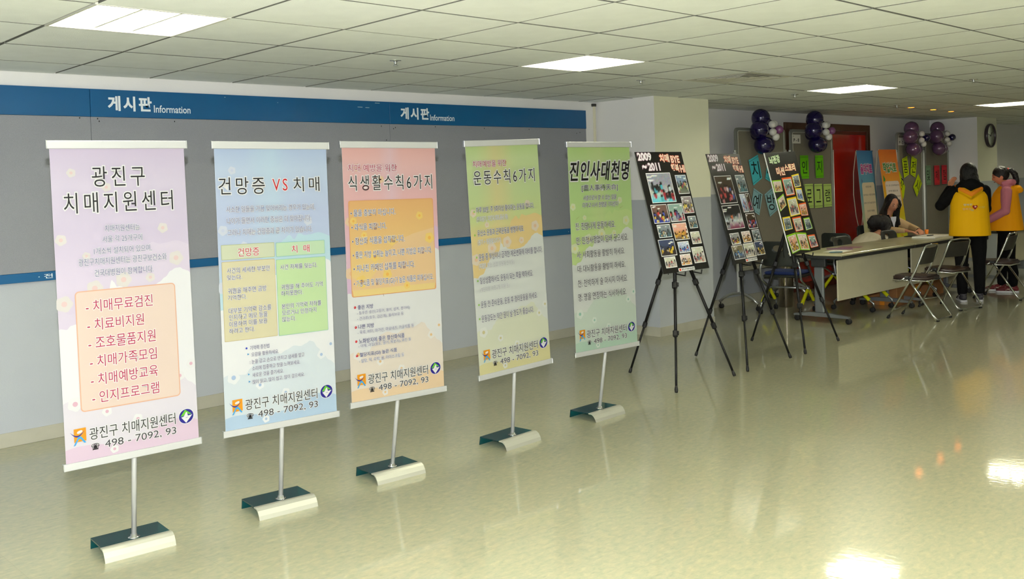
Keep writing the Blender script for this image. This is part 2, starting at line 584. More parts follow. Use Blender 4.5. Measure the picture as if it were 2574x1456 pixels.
# ------------------------------------------------------------------ room shell
def wall_mat(name, top, low, split, noise=0.03):
    mt = mat(name, top, 0.75, spec=0.25, bump=0.12, bscale=220)
    nt = mt.node_tree
    tc = nt.nodes.new('ShaderNodeTexCoord')
    sp = nt.nodes.new('ShaderNodeSeparateXYZ')
    nt.links.new(tc.outputs['Object'], sp.inputs[0])
    gt = nt.nodes.new('ShaderNodeMath'); gt.operation = 'GREATER_THAN'
    gt.inputs[1].default_value = split
    nt.links.new(sp.outputs['Z'], gt.inputs[0])
    mx = nt.nodes.new('ShaderNodeMix'); mx.data_type = 'RGBA'
    mx.inputs['A'].default_value = rgb(low); mx.inputs['B'].default_value = rgb(top)
    nt.links.new(gt.outputs[0], mx.inputs['Factor'])
    n = nt.nodes.new('ShaderNodeTexNoise'); n.inputs['Scale'].default_value = 1.6; n.inputs['Detail'].default_value = 3
    nt.links.new(tc.outputs['Object'], n.inputs['Vector'])
    mr = nt.nodes.new('ShaderNodeMapRange')
    mr.inputs['To Min'].default_value = 1 - noise * 2; mr.inputs['To Max'].default_value = 1.0
    nt.links.new(n.outputs['Fac'], mr.inputs['Value'])
    ml = nt.nodes.new('ShaderNodeMix'); ml.data_type = 'RGBA'; ml.blend_type = 'MULTIPLY'
    ml.inputs['Factor'].default_value = 1
    nt.links.new(mx.outputs['Result'], ml.inputs['A'])
    nt.links.new(mr.outputs['Result'], ml.inputs['B'])
    nt.links.new(ml.outputs['Result'], nt.nodes['Principled BSDF'].inputs['Base Color'])
    return mt

M_wall = wall_mat('two_tone_wall_paint', (224, 223, 220), (172, 177, 182), 1.4)
M_column = wall_mat('two_tone_column_paint', (226, 226, 200), (176, 181, 184), 1.4)
M_base = mat('vinyl_baseboard', (168, 166, 150), 0.5, noise=0.06, nscale=8)

def floor_mat():
    mt = bpy.data.materials.new('polished_vinyl_floor')
    mt.use_nodes = True
    nt = mt.node_tree; b = nt.nodes['Principled BSDF']
    tc = nt.nodes.new('ShaderNodeTexCoord')
    n1 = nt.nodes.new('ShaderNodeTexNoise'); n1.inputs['Scale'].default_value = 21; n1.inputs['Detail'].default_value = 8
    n1.inputs['Roughness'].default_value = 0.68; n1.inputs['Distortion'].default_value = 0.4
    mp = nt.nodes.new('ShaderNodeMapping'); mp.inputs['Scale'].default_value = (1.0, 1.9, 1)
    nt.links.new(tc.outputs['Object'], mp.inputs['Vector']); nt.links.new(mp.outputs['Vector'], n1.inputs['Vector'])
    r = nt.nodes.new('ShaderNodeValToRGB')
    e = r.color_ramp.elements
    e[0].position = 0.28; e[0].color = rgb((138, 140, 117))
    e[1].position = 0.72; e[1].color = rgb((178, 170, 136))
    m1 = e.new(0.42); m1.color = rgb((150, 153, 127))
    m2 = e.new(0.56); m2.color = rgb((163, 158, 130))
    nt.links.new(n1.outputs['Fac'], r.inputs['Fac'])
    # faint joints between the vinyl sheets
    br = nt.nodes.new('ShaderNodeTexBrick'); br.offset = 0
    br.inputs['Scale'].default_value = 1.0; br.inputs['Brick Width'].default_value = 0.62; br.inputs['Row Height'].default_value = 0.62
    br.inputs['Mortar Size'].default_value = 0.0012; br.inputs['Mortar Smooth'].default_value = 0.3
    br.inputs['Color1'].default_value = (1, 1, 1, 1); br.inputs['Color2'].default_value = (0.975, 0.975, 0.97, 1)
    br.inputs['Mortar'].default_value = (0.86, 0.86, 0.84, 1)
    nt.links.new(tc.outputs['Object'], br.inputs['Vector'])
    mx = nt.nodes.new('ShaderNodeMix'); mx.data_type = 'RGBA'; mx.blend_type = 'MULTIPLY'; mx.inputs['Factor'].default_value = 1
    nt.links.new(r.outputs['Color'], mx.inputs['A']); nt.links.new(br.outputs['Color'], mx.inputs['B'])
    nt.links.new(mx.outputs['Result'], b.inputs['Base Color'])
    b.inputs['Roughness'].default_value = 0.3
    b.inputs['Specular IOR Level'].default_value = 0.35
    b.inputs['Coat Weight'].default_value = 0.8
    b.inputs['Coat Roughness'].default_value = 0.05
    b.inputs['Coat IOR'].default_value = 1.42
    n2 = nt.nodes.new('ShaderNodeTexNoise'); n2.inputs['Scale'].default_value = 34; n2.inputs['Detail'].default_value = 2.5
    mp2 = nt.nodes.new('ShaderNodeMapping'); mp2.inputs['Scale'].default_value = (1.0, 0.55, 1)
    mp2.inputs['Rotation'].default_value = (0, 0, 0.7)
    nt.links.new(tc.outputs['Object'], mp2.inputs['Vector']); nt.links.new(mp2.outputs['Vector'], n2.inputs['Vector'])
    bp = nt.nodes.new('ShaderNodeBump'); bp.inputs['Strength'].default_value = 0.05; bp.inputs['Distance'].default_value = 0.004
    nt.links.new(n2.outputs['Fac'], bp.inputs['Height'])
    nt.links.new(bp.outputs['Normal'], b.inputs['Coat Normal'])
    nt.links.new(bp.outputs['Normal'], b.inputs['Normal'])
    return mt

X0, X1, Y0 = -3.0, 30.0, -7.0
struct(MB().box(X0 - .2, X1 + .2, Y0 - .2, YW + .2, -0.2, 0.0).build('floor', floor_mat()))
struct(MB().box(X0, X1, YW, YW + .15, 0, HC + .2).build('wall_left', M_wall))
struct(MB().box(X1, X1 + .15, Y0, YW + .15, 0, HC + .2).build('wall_back', M_wall))
struct(MB().box(X0, X1, Y0 - .15, Y0, 0, HC + .2).build('wall_right', M_wall))
struct(MB().box(X0 - .15, X0, Y0 - .15, YW + .15, 0, HC + .2).build('wall_front', M_wall))

# square columns standing against the long wall
for nm, (xa, xb, ya) in (('column', (7.74, 8.69, 5.985)), ('column', (16.25, 17.1, 6.0))):
    q = MB().box(xa, xb, ya, YW, 0, HC + .02)
    q.mi = [0, 0, 0, 0, 1, 1]          # cream front, white sides: tube and flash tint put into the paint
    c = struct(q.build(nm, [M_column, M_wall]))
    b = MB()
    b.box(xa - .006, xa, ya, YW, 0, 0.095)
    b.box(xa - .006, xb + .006, ya - .006, ya, 0, 0.095)
    b.box(xb, xb + .006, ya, YW, 0, 0.095)
    b.build('baseboard', M_base, c)

b = MB()
for xa, xb in ((X0, 7.734), (8.696, 16.244), (17.106, X1)):
    b.box(xa, xb, YW - .008, YW, 0, 0.095, bev=.002)
struct(b.build('baseboard_left', M_base))
# plastic conduit in the corner beside the first column
struct(MB().box(7.69, 7.715, YW - .022, YW, 0.095, HC - .03, bev=.003).build('trim_1', mat('cream_conduit', (206, 203, 176), 0.5)))
MB().box(7.668, 7.72, YW - .03, YW, HC - .05, HC - .02, bev=.003).build('junction', mat('dark_clip', (50, 50, 46), 0.6),
    bpy.data.objects['trim_1'])

# ------------------------------------------------------------------ ceiling of square panels
def CX(i):
    return 1.594 + 0.643 * i + (0.0048 * (i - 5) ** 2 if i > 5 else 0.0)
def CY(j):
    return 4.924 + 0.662 * j
M_tile = mat('mineral_ceiling_panel', (232, 236, 234), 0.8, spec=0.2, noise=0.035, nscale=7, bump=0.25, bscale=160)
M_groove = mat('ceiling_grid_shadow_gap', (112, 113, 105), 0.85, spec=.1)
FIX = [(0, -1), (5, -1), (11, -1), (17, -1), (23, -1), (29, -1), (-6, -1), (11, -8), (17, -8), (23, -8)]  # includes unseen lights added to brighten the far end
FIX += [(i, j) for i in (-6, -3, 0, 3, 6) for j in (-6, -9, -12, -15)]  # unseen fixtures added around the camera to raise the ambient light
VENT = (8, -1)
random.seed(5)
skip = set(FIX) | {VENT}
cb = MB().box(X0, X1, Y0, YW, HC + .1, HC + .2)       # slab, then the backing that carries the panels, open above each light
for i in range(-9, 40):
    for j in range(-19, 4):
        if (i, j) in FIX:
            continue
        xa, xb = max(CX(i), X0), min(CX(i + 1), X1)
        ya, yb = max(CY(j), Y0), min(CY(j + 1), YW)
        if xb - xa > .001 and yb - ya > .001:
            cb.add([(xa, ya, HC + .009), (xb, ya, HC + .009), (xb, yb, HC + .009), (xa, yb, HC + .009)], [(0, 3, 2, 1)])
ceil = struct(cb.build('ceiling', M_groove))
tile_mesh = {}
rest = MB()
near = MB()
g = 0.0095
for i in range(-7, 34):
    for j in range(-18, 3):
        if (i, j) in skip:
            continue
        xa, xb = CX(i) + g, min(CX(i + 1) - g, X1 - .002)
        ya, yb = CY(j) + g, min(CY(j + 1) - g, YW - .004)
        xa = max(xa, X0 + .002); ya = max(ya, Y0 + .002)
        if xb - xa < 0.03 or yb - ya < 0.03:
            continue
        if -1 <= i <= 29 and -5 <= j <= 2:
            key = (round(xb - xa, 3), round(yb - ya, 3))
            if key not in tile_mesh:
                w, d = key
                q = MB().box(-w / 2, w / 2, -d / 2, d / 2, 0, .012)
                q.mi = [0, 0, 1, 1, 1, 1]      # groove grey painted on the four edges so flash-lit joints stay dark
                tile_mesh[key] = q.mesh('ceiling_panel', [M_tile, M_groove])
            o = bpy.data.objects.new('ceiling_panel', tile_mesh[key])
            o.location = ((xa + xb) / 2, (ya + yb) / 2, HC - .004 + random.uniform(-.0012, .0012))
            COL.objects.link(o); o.parent = ceil
        else:
            rest.box(xa, xb, ya, yb, HC - .004, HC + .01)
o = rest.build('ceiling_panels', M_tile, ceil)
o['kind'] = 'stuff'

# ------------------------------------------------------------------ recessed fluorescent fixtures
M_refl = mat('white_reflector', (235, 236, 226), 0.35)
M_tube = mat('fluorescent_tube', (255, 255, 245), 0.5, emit=(255, 251, 226), estr=FIX_TUBE)
M_fframe = mat('fixture_frame', (196, 196, 186), 0.5)

def fixture(i, j, label, group=None):
    xa, xb, ya, yb = CX(i), CX(i + 1), CY(j), CY(j + 1)
    w, d = xb - xa, yb - ya
    t = thing('ceiling_light', label, 'ceiling light', ((xa + xb) / 2, (ya + yb) / 2, HC), group=group)
    x, y = w / 2, d / 2
    f = MB()
    for a in (-1, 1):
        f.box(min(a * x, a * (x - .014)), max(a * x, a * (x - .014)), -y, y, -.007, .008)
        f.box(-x + .014, x - .014, min(a * y, a * (y - .014)), max(a * y, a * (y - .014)), -.007, .008)
    f.build('frame', M_fframe, t)
    h = MB()      # open housing
    x2, y2 = x - .014, y - .014
    h.add([(-x2, -y2, -.004), (x2, -y2, -.004), (x2, y2, -.004), (-x2, y2, -.004),
           (-x2 + .02, -y2 + .02, .085), (x2 - .02, -y2 + .02, .085), (x2 - .02, y2 - .02, .085), (-x2 + .02, y2 - .02, .085)],
          [(4, 5, 6, 7), (0, 1, 5, 4), (1, 2, 6, 5), (2, 3, 7, 6), (3, 0, 4, 7)])
    h.build('housing', M_refl, t)
    for k in (-1, 0, 1):
        tb = MB().tube([(k * .19, -y2 + .03, .04), (k * .19, y2 - .03, .04)], .0135, 10)
        tb.build('tube_lamp', M_tube, t)
    for k in (-1, 1):      # deep parabolic blades between the lamps
        bl = MB().prism([(k * .095 - .007, 0), (k * .095 + .007, 0), (k * .095 + .003, .04), (k * .095 - .003, .04)],
                        -y2 + .02, y2 - .02, M=Matrix.Rotation(pi / 2, 4, 'X'))
        bl.build('louvre_blade', M_refl, t)
    for k in range(3):
        yy = -y2 + (k + 1) * 2 * y2 / 4
        MB().box(-x2 + .012, x2 - .012, yy - .003, yy + .003, .003, .03).build('louvre_blade', M_refl, t)
    return t

fl = {(0, -1): 'bright square ceiling light above the leftmost lavender banner, nearest to the camera',
      (5, -1): 'square ceiling light above the gap between the two green banners',
      (11, -1): 'narrow-looking square ceiling light above the dark purple balloons, just right of the air vent',
      (17, -1): 'farthest visible square ceiling light, above the wall clock column'}
for q in FIX:
    if q in fl:
        fixture(q[0], q[1], fl[q])
    else:
        fixture(q[0], q[1], 'unseen square ceiling light added out of view to brighten the room', 'unseen ceiling lights added to brighten the room')

# air vent: square diffuser with nested frames
t = thing('air_vent', 'white square louvred air vent in the ceiling between two lights, above the third easel', 'air vent',
          ((CX(8) + CX(9)) / 2, (CY(-1) + CY(0)) / 2, HC))
M_vent = mat('vent_white', (196, 195, 180), 0.5)
wv = (CX(9) - CX(8)) / 2; dv = .331
MB().box(-wv, wv, -dv, dv, .005, .0085).build('backing', mat('vent_grey', (128, 128, 116), 0.8), t)
def ring(mb, a, b, z0, z1, w):
    # sloped square ring
    vs = []; fs = []
    for (s, z) in ((1.0, z0), (1 - w / a, z1)):
        for sx, sy in ((-1, -1), (1, -1), (1, 1), (-1, 1)):
            vs.append((sx * a * s, sy * b * (1 - (1 - s) * a / b) , z))
    for (s, z) in ((1.0, z0 + .004), (1 - w / a, z1 + .004)):
        for sx, sy in ((-1, -1), (1, -1), (1, 1), (-1, 1)):
            vs.append((sx * a * s, sy * b * (1 - (1 - s) * a / b), z))
    for k in range(4):
        n = (k + 1) % 4
        fs += [(k, n, 4 + n, 4 + k), (8 + k, 12 + k, 12 + n, 8 + n), (k, 8 + k, 8 + n, n), (4 + k, 4 + n, 12 + n, 12 + k)]
    mb.add(vs, fs)
ring(m1 := MB(), wv, dv, -.006, -.004, .05); m1.build('frame', M_vent, t)
for k, s in enumerate((.25, .19, .13, .07)):
    q = MB(); ring(q, s, s, -.004, .004, .035); q.build('louvre', M_vent, t)

# sprinkler heads
def sprinkler(x, y, label):
    t = thing('sprinkler', label, 'sprinkler', (x, y, HC - .005))
    MB().lathe([(.038, -.004), (.04, 0), (.03, .003)], n=20).build('escutcheon', M_chrome, t)
    b = MB().lathe([(.009, -.03), (.011, -.02), (.013, -.004)], n=12)
    b.lathe([(.016, -.036), (.018, -.034), (.016, -.032)], n=12)
    b.build('deflector', M_chrome, t)
sprinkler(3.844, 5.102, 'small chrome sprinkler in the ceiling above the orange banner')
sprinkler(6.41, 5.087, 'small chrome sprinkler in the ceiling just in front of the first column')
sprinkler(9.412, 3.499, 'small chrome sprinkler in the ceiling at the upper right, away from the lights')
sprinkler(9.105, 5.187, 'tiny chrome sprinkler beside the light above the balloons')
sprinkler(12.02, 5.416, 'tiny chrome sprinkler left of the orange downlights')
M_amber = mat('amber_lamp', (255, 150, 40), 0.5, emit=(255, 120, 25), estr=14)
for (x, y), s in zip(((12.635, 5.5), (13.46, 5.55), (14.2, 5.6)),
                     ('nearest glowing orange downlight in the far ceiling', 'middle of the three orange downlights in the far ceiling',
                      'farthest of the three orange downlights in the far ceiling')):
    t = thing('downlight', s, 'ceiling light', (x, y, HC - .005))
    MB().lathe([(.05, .002), (.062, -.004), (.066, .002)], n=20, cap=False).build('trim_ring', M_fframe, t)
    MB().lathe([(.0, -.003), (.03, -.003), (.05, .001)], n=20).build('lamp', M_amber, t)

# ------------------------------------------------------------------ bulletin board along the wall
t = thing('bulletin_board', 'long grey fabric bulletin board with blue header on the wall behind the banners',
          'bulletin board', (0, YW - .001, 0))
M_blue = mat('blue_laminate', (0, 80, 128), 0.4, noise=0.06, nscale=3)
M_fab = mat('grey_board_fabric', (142, 144, 150), 0.95, spec=0.1, noise=0.1, nscale=240, bump=0.5, bscale=300)
seams = [-2.62, -.081, 2.456, 4.993, 7.552]
for a, b_ in zip(seams[:-1], seams[1:]):
    e = .0012
    MB().box(a + e, b_ - e, -.026, 0, 2.166, 2.357, bev=.0015).build('header_panel', M_blue, t)
    MB().box(a + e, b_ - e, -.02, 0, 1.127, 2.165, bev=.001).build('fabric_panel', M_fab, t)
    MB().box(a + e, b_ - e, -.024, 0, 1.066, 1.126, bev=.001).build('footer_strip', M_blue, t)
p = Print()
for (a, b_, c_, d_) in ((2.579, 2.882, 2.901, 3.175), (5.115, 5.428, 5.443, 5.728)):
    p.text('게시판', a, b_, 2.262, .098, 1, (218, 224, 226), off=.035, sp=.12)
    p.text('Information', c_, d_, 2.232, .052, 1, (214, 221, 224), off=.012)
p.text('· 전', 2.07, 2.16, 1.096, .03, 1, (215, 222, 224), off=.01)
p.text('· 전', 7.22, 7.31, 1.096, .03, 1, (215, 222, 224), off=.01)
for x, z, w in ((4.66, 2.30, .05), (4.74, 2.298, .04), (4.84, 2.34, .05), (3.45, 2.335, .008), (3.9, 2.31, .006)):
    p.rect(x, z, x + w, z + .004, 1, (190, 205, 210))
pr_ = p.build('lettering', M_paper, t); pr_.location = (0, -.0262, 0)
pins = MB()
random.seed(3)
for x, z in ((2.38, 2.15), (2.5, 2.148), (2.51, 2.13), (3.05, 2.14), (1.2, 2.14), (4.9, 2.14), (5.05, 2.13), (5.03, 2.12), (5.5, 2.145), (6.1, 2.14),
             (6.7, 2.14), (7.4, 2.11), (7.45, 2.12), (4.95, 2.02), (.6, 1.14), (1.7, 1.15), (2.2, 1.98)):
    pins.box(x, x + .006, -.0215, -.019, z, z + .01)
pins.build('staples', M_rubber, t)

# ------------------------------------------------------------------ five printed banners on stands
INK = {'k': (22, 20, 24), 'g': (122, 122, 168), 'r': (214, 20, 40), 'm': (196, 40, 92), 's': (70, 66, 74),
       'n': (86, 88, 140), 'd': (52, 48, 92), 'l': (186, 190, 190)}
WHITE = (250, 250, 248)
BH = 1.435

def flower(p, x, z, r, petal, heart, layer=4):
    p.disc(x, z, r, r, layer, petal, 20, rot=r * 40, lobes=5, amp=.09)
    p.disc(x, z, r * .36, r * .36, layer + 1, heart, 12)

WAVE = [(0, .425), (.03, .43), (.07, .426), (.1, .437), (.14, .44), (.2, .47), (.24, .5), (.29, .51), (.33, .505), (.37, .53), (.395, .565),
        (.41, .558), (.43, .543), (.46, .545), (.48, .535), (.53, .53), (.58, .528), (.64, .53), (.7, .535), (.74, .545), (.79, .56),
        (.83, .578), (.87, .586), (.905, .587), (.93, .58), (.96, .575), (1, .56)]
LOWER = [(0, .2), (.05, .208), (.1, .212), (.16, .204), (.2, .203), (.24, .222), (.28, .238), (.33, .262), (.4, .27), (.46, .262), (.5, .258),
         (.55, .268), (.62, .28), (.68, .275), (.73, .283), (.76, .29), (.79, .286), (.83, .262), (.88, .235), (.93, .212), (1, .19)]
BOTTOM = [(0, .062), (.1, .068), (.2, .067), (.3, .06), (.4, .056), (.5, .058), (.6, .072), (.7, .088), (.8, .098), (.88, .099), (1, .082)]
HILL = [(0, .5), (.1, .47), (.2, .49), (.45, .62), (.5, .6), (.56, .655), (.62, .672), (.66, .655), (.7, .676), (.76, .668), (.8, .67), (.88, .676), (1, .66)]

DESIGN = [
    dict(stops=[(.0, (228, 198, 224)), (.42, (214, 194, 228)), (.55, (224, 206, 236)), (.72, (208, 190, 224)), (.86, (214, 198, 228)), (1, (203, 182, 218))],
         hill=(224, 208, 234), mid=(246, 246, 248), low=(232, 224, 236), bot=(230, 196, 222), petal=(228, 220, 214), heart=(238, 196, 192), petal2=(244, 244, 244), heart2=(236, 190, 206)),
    dict(stops=[(0, (190, 215, 236)), (.42, (186, 222, 240)), (.6, (176, 200, 240)), (.74, (176, 194, 238)), (.9, (182, 206, 240)), (1, (160, 186, 232))],
         hill=(182, 224, 240), mid=(248, 249, 250), low=(220, 234, 242), bot=(172, 206, 238), petal=(210, 218, 236), heart=(196, 208, 240), petal2=(246, 248, 250), heart2=(180, 204, 236),
         tint=((.46, .12, (178, 222, 238), .5),)),
    dict(stops=[(0, (244, 200, 160)), (.42, (222, 176, 204)), (.6, (230, 170, 190)), (.76, (236, 164, 166)), (.9, (238, 172, 170)), (1, (236, 158, 150))],
         hill=(222, 178, 214), mid=(240, 241, 240), low=(242, 226, 206), bot=(248, 208, 156), petal=(240, 196, 150), heart=(242, 178, 120), petal2=(244, 242, 238), heart2=(246, 206, 150),
         tint=((.47, .07, (226, 190, 214), .6),)),
    dict(stops=[(0, (220, 214, 150)), (.42, (236, 192, 110)), (.6, (234, 204, 110)), (.66, (196, 216, 116)), (.78, (190, 218, 130)), (.92, (196, 224, 138)), (1, (178, 214, 110))],
         hill=(240, 202, 116), mid=(232, 236, 230), low=(226, 230, 196), bot=(226, 216, 142), petal=(232, 212, 184), heart=(240, 186, 140), petal2=(240, 242, 236), heart2=(222, 212, 160),
         tint=((.4, .16, (232, 206, 120), .75),)),
    dict(stops=[(0, (180, 222, 196)), (.42, (200, 226, 110)), (.6, (178, 222, 108)), (.78, (170, 216, 110)), (.92, (184, 224, 122)), (1, (170, 216, 96))],
         hill=(192, 226, 124), mid=(232, 236, 230), low=(206, 226, 206), bot=(178, 218, 190), petal=(220, 232, 178), heart=(240, 222, 130), petal2=(236, 244, 234), heart2=(166, 214, 196),
         tint=((.45, .08, (206, 222, 130), .7),)),
]
BUDS = [(.154, .901, .02), (.391, .855, .021), (.788, .719, .024), (.062, .698, .025), (.228, .645, .018), (.877, .619, .034), (.48, .563, .036),
        (.676, .563, .022), (.274, .544, .036), (.062, .504, .036)]
BUDS2 = [(.95, .269, .022), (.099, .198, .031), (.314, .16, .021), (.353, .04, .018), (.53, .12, .022), (.86, .235, .022), (.62, .105, .016)]

def mixc(a, b, t):
    return tuple(a[i] * (1 - t) + b[i] * t for i in range(3))

def soft(c, t=.3):
    return mixc(c, (252, 252, 252), t)

def banner_print(k, W):
    D = dict(DESIGN[k])
    D['stops'] = [(v, soft(c)) for v, c in D['stops']]
    D['tint'] = tuple((a, b, soft(c), d) for a, b, c, d in D.get('tint', ()))
    for q in ('hill', 'petal', 'heart', 'low', 'bot'):
        D[q] = soft(D[q], .25)
    p = Print()
    xa, xb, za, zb = W * .018, W * .982, BH * .018, BH * .978
    U = lambda u: u * W
    V = lambda v: v * BH
    def side(u, c):
        for (u0, wd, cc, amt) in D.get('tint', ()):
            w = math.exp(-((u - u0) / wd) ** 2) * amt
            c = mixc(c, cc, w)
        return c
    st = [(za if v == 0 else (zb if v == 1 else V(v)), c) for v, c in D['stops']]
    p.grad(xa, xb, st, 0, side=side)
    def area(curve, layer, c, upto=None):
        pts = [(min(max(U(u), xa), xb), V(v)) for u, v in curve]
        # quads under the curve
        for (x0, z0), (x1, z1) in zip(pts[:-1], pts[1:]):
            if x1 - x0 > 1e-5:
                p.poly([(x0, za), (x1, za), (x1, z1), (x0, z0)], layer, c)
    fine = lambda cv: [(cv[i][0] + (cv[i + 1][0] - cv[i][0]) * t, cv[i][1] + (cv[i + 1][1] - cv[i][1]) * (t * t * (3 - 2 * t)))
                       for i in range(len(cv) - 1) for t in (0, .25, .5, .75)] + [cv[-1]]
    area(fine(HILL), 1, D['hill'])
    area(fine(WAVE), 2, D['mid'])
    area(fine(LOWER), 3, D['low'])
    area(fine(BOTTOM), 4, D['bot'])
    for u, v, r in BUDS:
        if k in (2,) and False:
            continue
        flower(p, U(u), V(v), r * .95, D['petal'], D['heart'], 5)
    for u, v, r in BUDS2:
        flower(p, U(u), V(v), r, D['petal2'], D['heart2'], 5)
    if k in (2, 4):    # thin brown stems of the falling blossoms
        for u, v, a in ((.16, .915, -.9), (.1, .64, .5), (.55, .54, -1.2), (.78, .68, .4), (.5, .6, -1.1), (.36, .43, -1.3)):
            x, z = U(u), V(v)
            dx, dz = cos(a) * .035, sin(a) * .035
            p.poly([(x, z), (x + dx, z + dz), (x + dx + .0015, z + dz + .0015), (x + .002, z + .003)], 8, (176, 120, 70))
    if k == 0:
        p.rrect(U(.134), V(.17), U(.858), V(.539), .018, 8, (242, 190, 160))
        p.rrect(U(.142), V(.1735), U(.85), V(.5355), .014, 9, (243, 220, 206))
    if k == 1:
        for (u0, v0, u1, v1, c, e) in ((.04, .598, .482, .649, (220, 226, 196), (196, 204, 150)), (.494, .597, .931, .647, (206, 234, 196), (160, 214, 200)),
                                       (.039, .322, .48, .592, (230, 222, 184), (214, 196, 140)), (.49, .32, .933, .588, (206, 234, 178), (160, 214, 190))):
            p.rrect(U(u0), V(v0), U(u1), V(v1), .004, 8, e)
            p.rrect(U(u0) + .0025, V(v0) + .0025, U(u1) - .0025, V(v1) - .0025, .003, 9, c)
    if k == 2:
        p.rrect(U(.057), V(.414), U(.936), V(.777), .012, 8, (240, 176, 120))
        x0, x1 = U(.063), U(.93)
        for i in range(12):   # printed orange to yellow gradient in the panel
            z0 = V(.417) + (V(.774) - V(.417)) * i / 12; z1 = V(.417) + (V(.774) - V(.417)) * (i + 1) / 12
            ca = mixc((248, 220, 146), (240, 188, 124), i / 12); cb = mixc((248, 220, 146), (240, 188, 124), (i + 1) / 12)
            s = .008 if i in (0, 11) else 0
            a_, b_ = (x0 + (s if i == 0 else 0), x1 - (s if i == 0 else 0)), (x0 + (s if i == 11 else 0), x1 - (s if i == 11 else 0))
            p.poly([(a_[0], z0), (a_[1], z0), (b_[1], z1), (b_[0], z1)], 9, None, [rgb(ca), rgb(ca), rgb(cb), rgb(cb)])
        hill2 = [(.063, .49), (.2, .46), (.3, .5), (.42, .56), (.5, .6), (.6, .625), (.7, .64), (.93, .66)]
        for (a0, b0), (a1, b1) in zip(hill2[:-1], hill2[1:]):
            p.poly([(U(a0), V(.44)), (U(a1), V(.44)), (U(a1), V(b1)), (U(a0), V(b0))], 10, (244, 206, 156))
        for u, v, r in ((.78, .71, .022), (.88, .62, .03), (.48, .62, .028), (.2, .645, .018), (.1, .7, .02), (.3, .56, .026), (.16, .47, .034), (.42, .49, .028), (.62, .44, .02)):
            flower(p, U(u), V(v), r, (250, 214, 120), (250, 190, 90), 11)
    if k == 1:
        p.disc(U(.213), V(.292), .005, .005, 10, (40, 60, 190))
        for u, v in ((.225, .271), (.223, .202), (.226, .177)):
            p.poly([(U(u) - .004, V(v) + .005), (U(u) + .006, V(v)), (U(u) - .004, V(v) - .005)], 10, (70, 160, 220))
    if k == 2:
        for u, v in ((.083, .376), (.083, .301), (.082, .248), (.084, .194)):
            p.disc(U(u), V(v), .007, .007, 10, (214, 40, 52))
            p.disc(U(u) - .002, V(v) + .002, .002, .002, 11, (250, 190, 190), 8)
    if k == 3:
        for u, v in ((.073, .704), (.063, .607), (.069, .514), (.064, .416), (.059, .316), (.057, .257)):
            p.disc(U(u), V(v), .006, .006, 10, (140, 206, 60))
            p.disc(U(u) - .001, V(v) + .001, .002, .002, 11, (220, 240, 170), 8)
    return p

def banner_letters(k, W):
    p = Print()
    U = lambda u: u * W
    V = lambda v: v * BH
    rows = list(LINES[k])
    if k:
        rows += LINES[0][-3:]
    for s, u0, u1, v, h, c, fl in rows:
        big = h > .04
        off = {'b': .0 if big else .012, 'i': .018 if big else .0, '': 0.0}[fl]
        if s == '☎':
            off = .02
        hoff = .05
        p.text(s, U(u0), U(u1), V(v), V(h), 12, INK[c], off=off, halo=WHITE, hoff=hoff,
               shear=.18 if fl == 'i' else 0.0, sp=.16 if (big and fl == 'b') else (.06 if big else 0.0))
    # emblem left: orange tile with a dancing figure; right: navy oval with roof and boat
    x0, x1, z0, z1 = U(.078), U(.161), V(.082), V(.1235)
    p.poly([(x0, z0), (x1, z0 + .002), (x1, z1), (x0, z1 - .001)], 12, (246, 162, 22))
    p.disc((x0 + x1) / 2 - .001, z1 - .016, .010, .0075, 13, WHITE, 14, lobes=2, amp=.25, rot=.5)
    arc = []
    for i in range(13):
        t_ = i / 12
        x = U(.051) + (U(.152) - U(.051)) * t_
        arc.append((x, V(.1155) - .021 * sin(pi * t_) * (1 - .15 * t_)))
    lo = [(x, z - .007 * sin(pi * i / 12)) for i, (x, z) in enumerate(arc)]
    for i in range(12):
        p.poly([lo[i], lo[i + 1], arc[i + 1], arc[i]] if i not in (0, 11) else ([lo[1], arc[1], arc[0]] if i == 0 else [lo[11], arc[12], arc[11]]), 14, (44, 44, 150))
    cx = (x0 + x1) / 2 - .002
    p.poly([(cx - .027, V(.072)), (cx - .019, V(.073)), (cx - .004, V(.091)), (cx + .004, V(.091)), (cx + .018, V(.077)), (cx + .026, V(.078)), (cx + .006, V(.0985)), (cx - .006, V(.0985))], 14, (70, 176, 240))
    ex, ez = U(.8905), V(.1)
    p.disc(ex, ez, .0375, .0355, 12, WHITE, 28, rot=.5)
    p.disc(ex, ez, .0352, .0325, 13, (40, 32, 150), 28, rot=.5)
    p.poly([(ex - .027, ez + .002), (ex - .0045, ez + .031), (ex + .026, ez + .0075), (ex + .012, ez + .0075), (ex - .001, ez + .018), (ex - .012, ez + .003)], 14, (110, 206, 50))
    p.poly([(ex - .024, ez - .003), (ex - .012, ez + .0), (ex - .001, ez + .019), (ex + .004, ez + .019), (ex + .008, ez + .001), (ex + .029, ez + .004), (ex - .002, ez - .031)], 15, WHITE)
    p.poly([(ex - .006, ez - .008), (ex + .005, ez - .0045), (ex + .01, ez - .006), (ex + .006, ez - .006), (ex + .001, ez - .0075)], 16, (60, 60, 160))
    return p

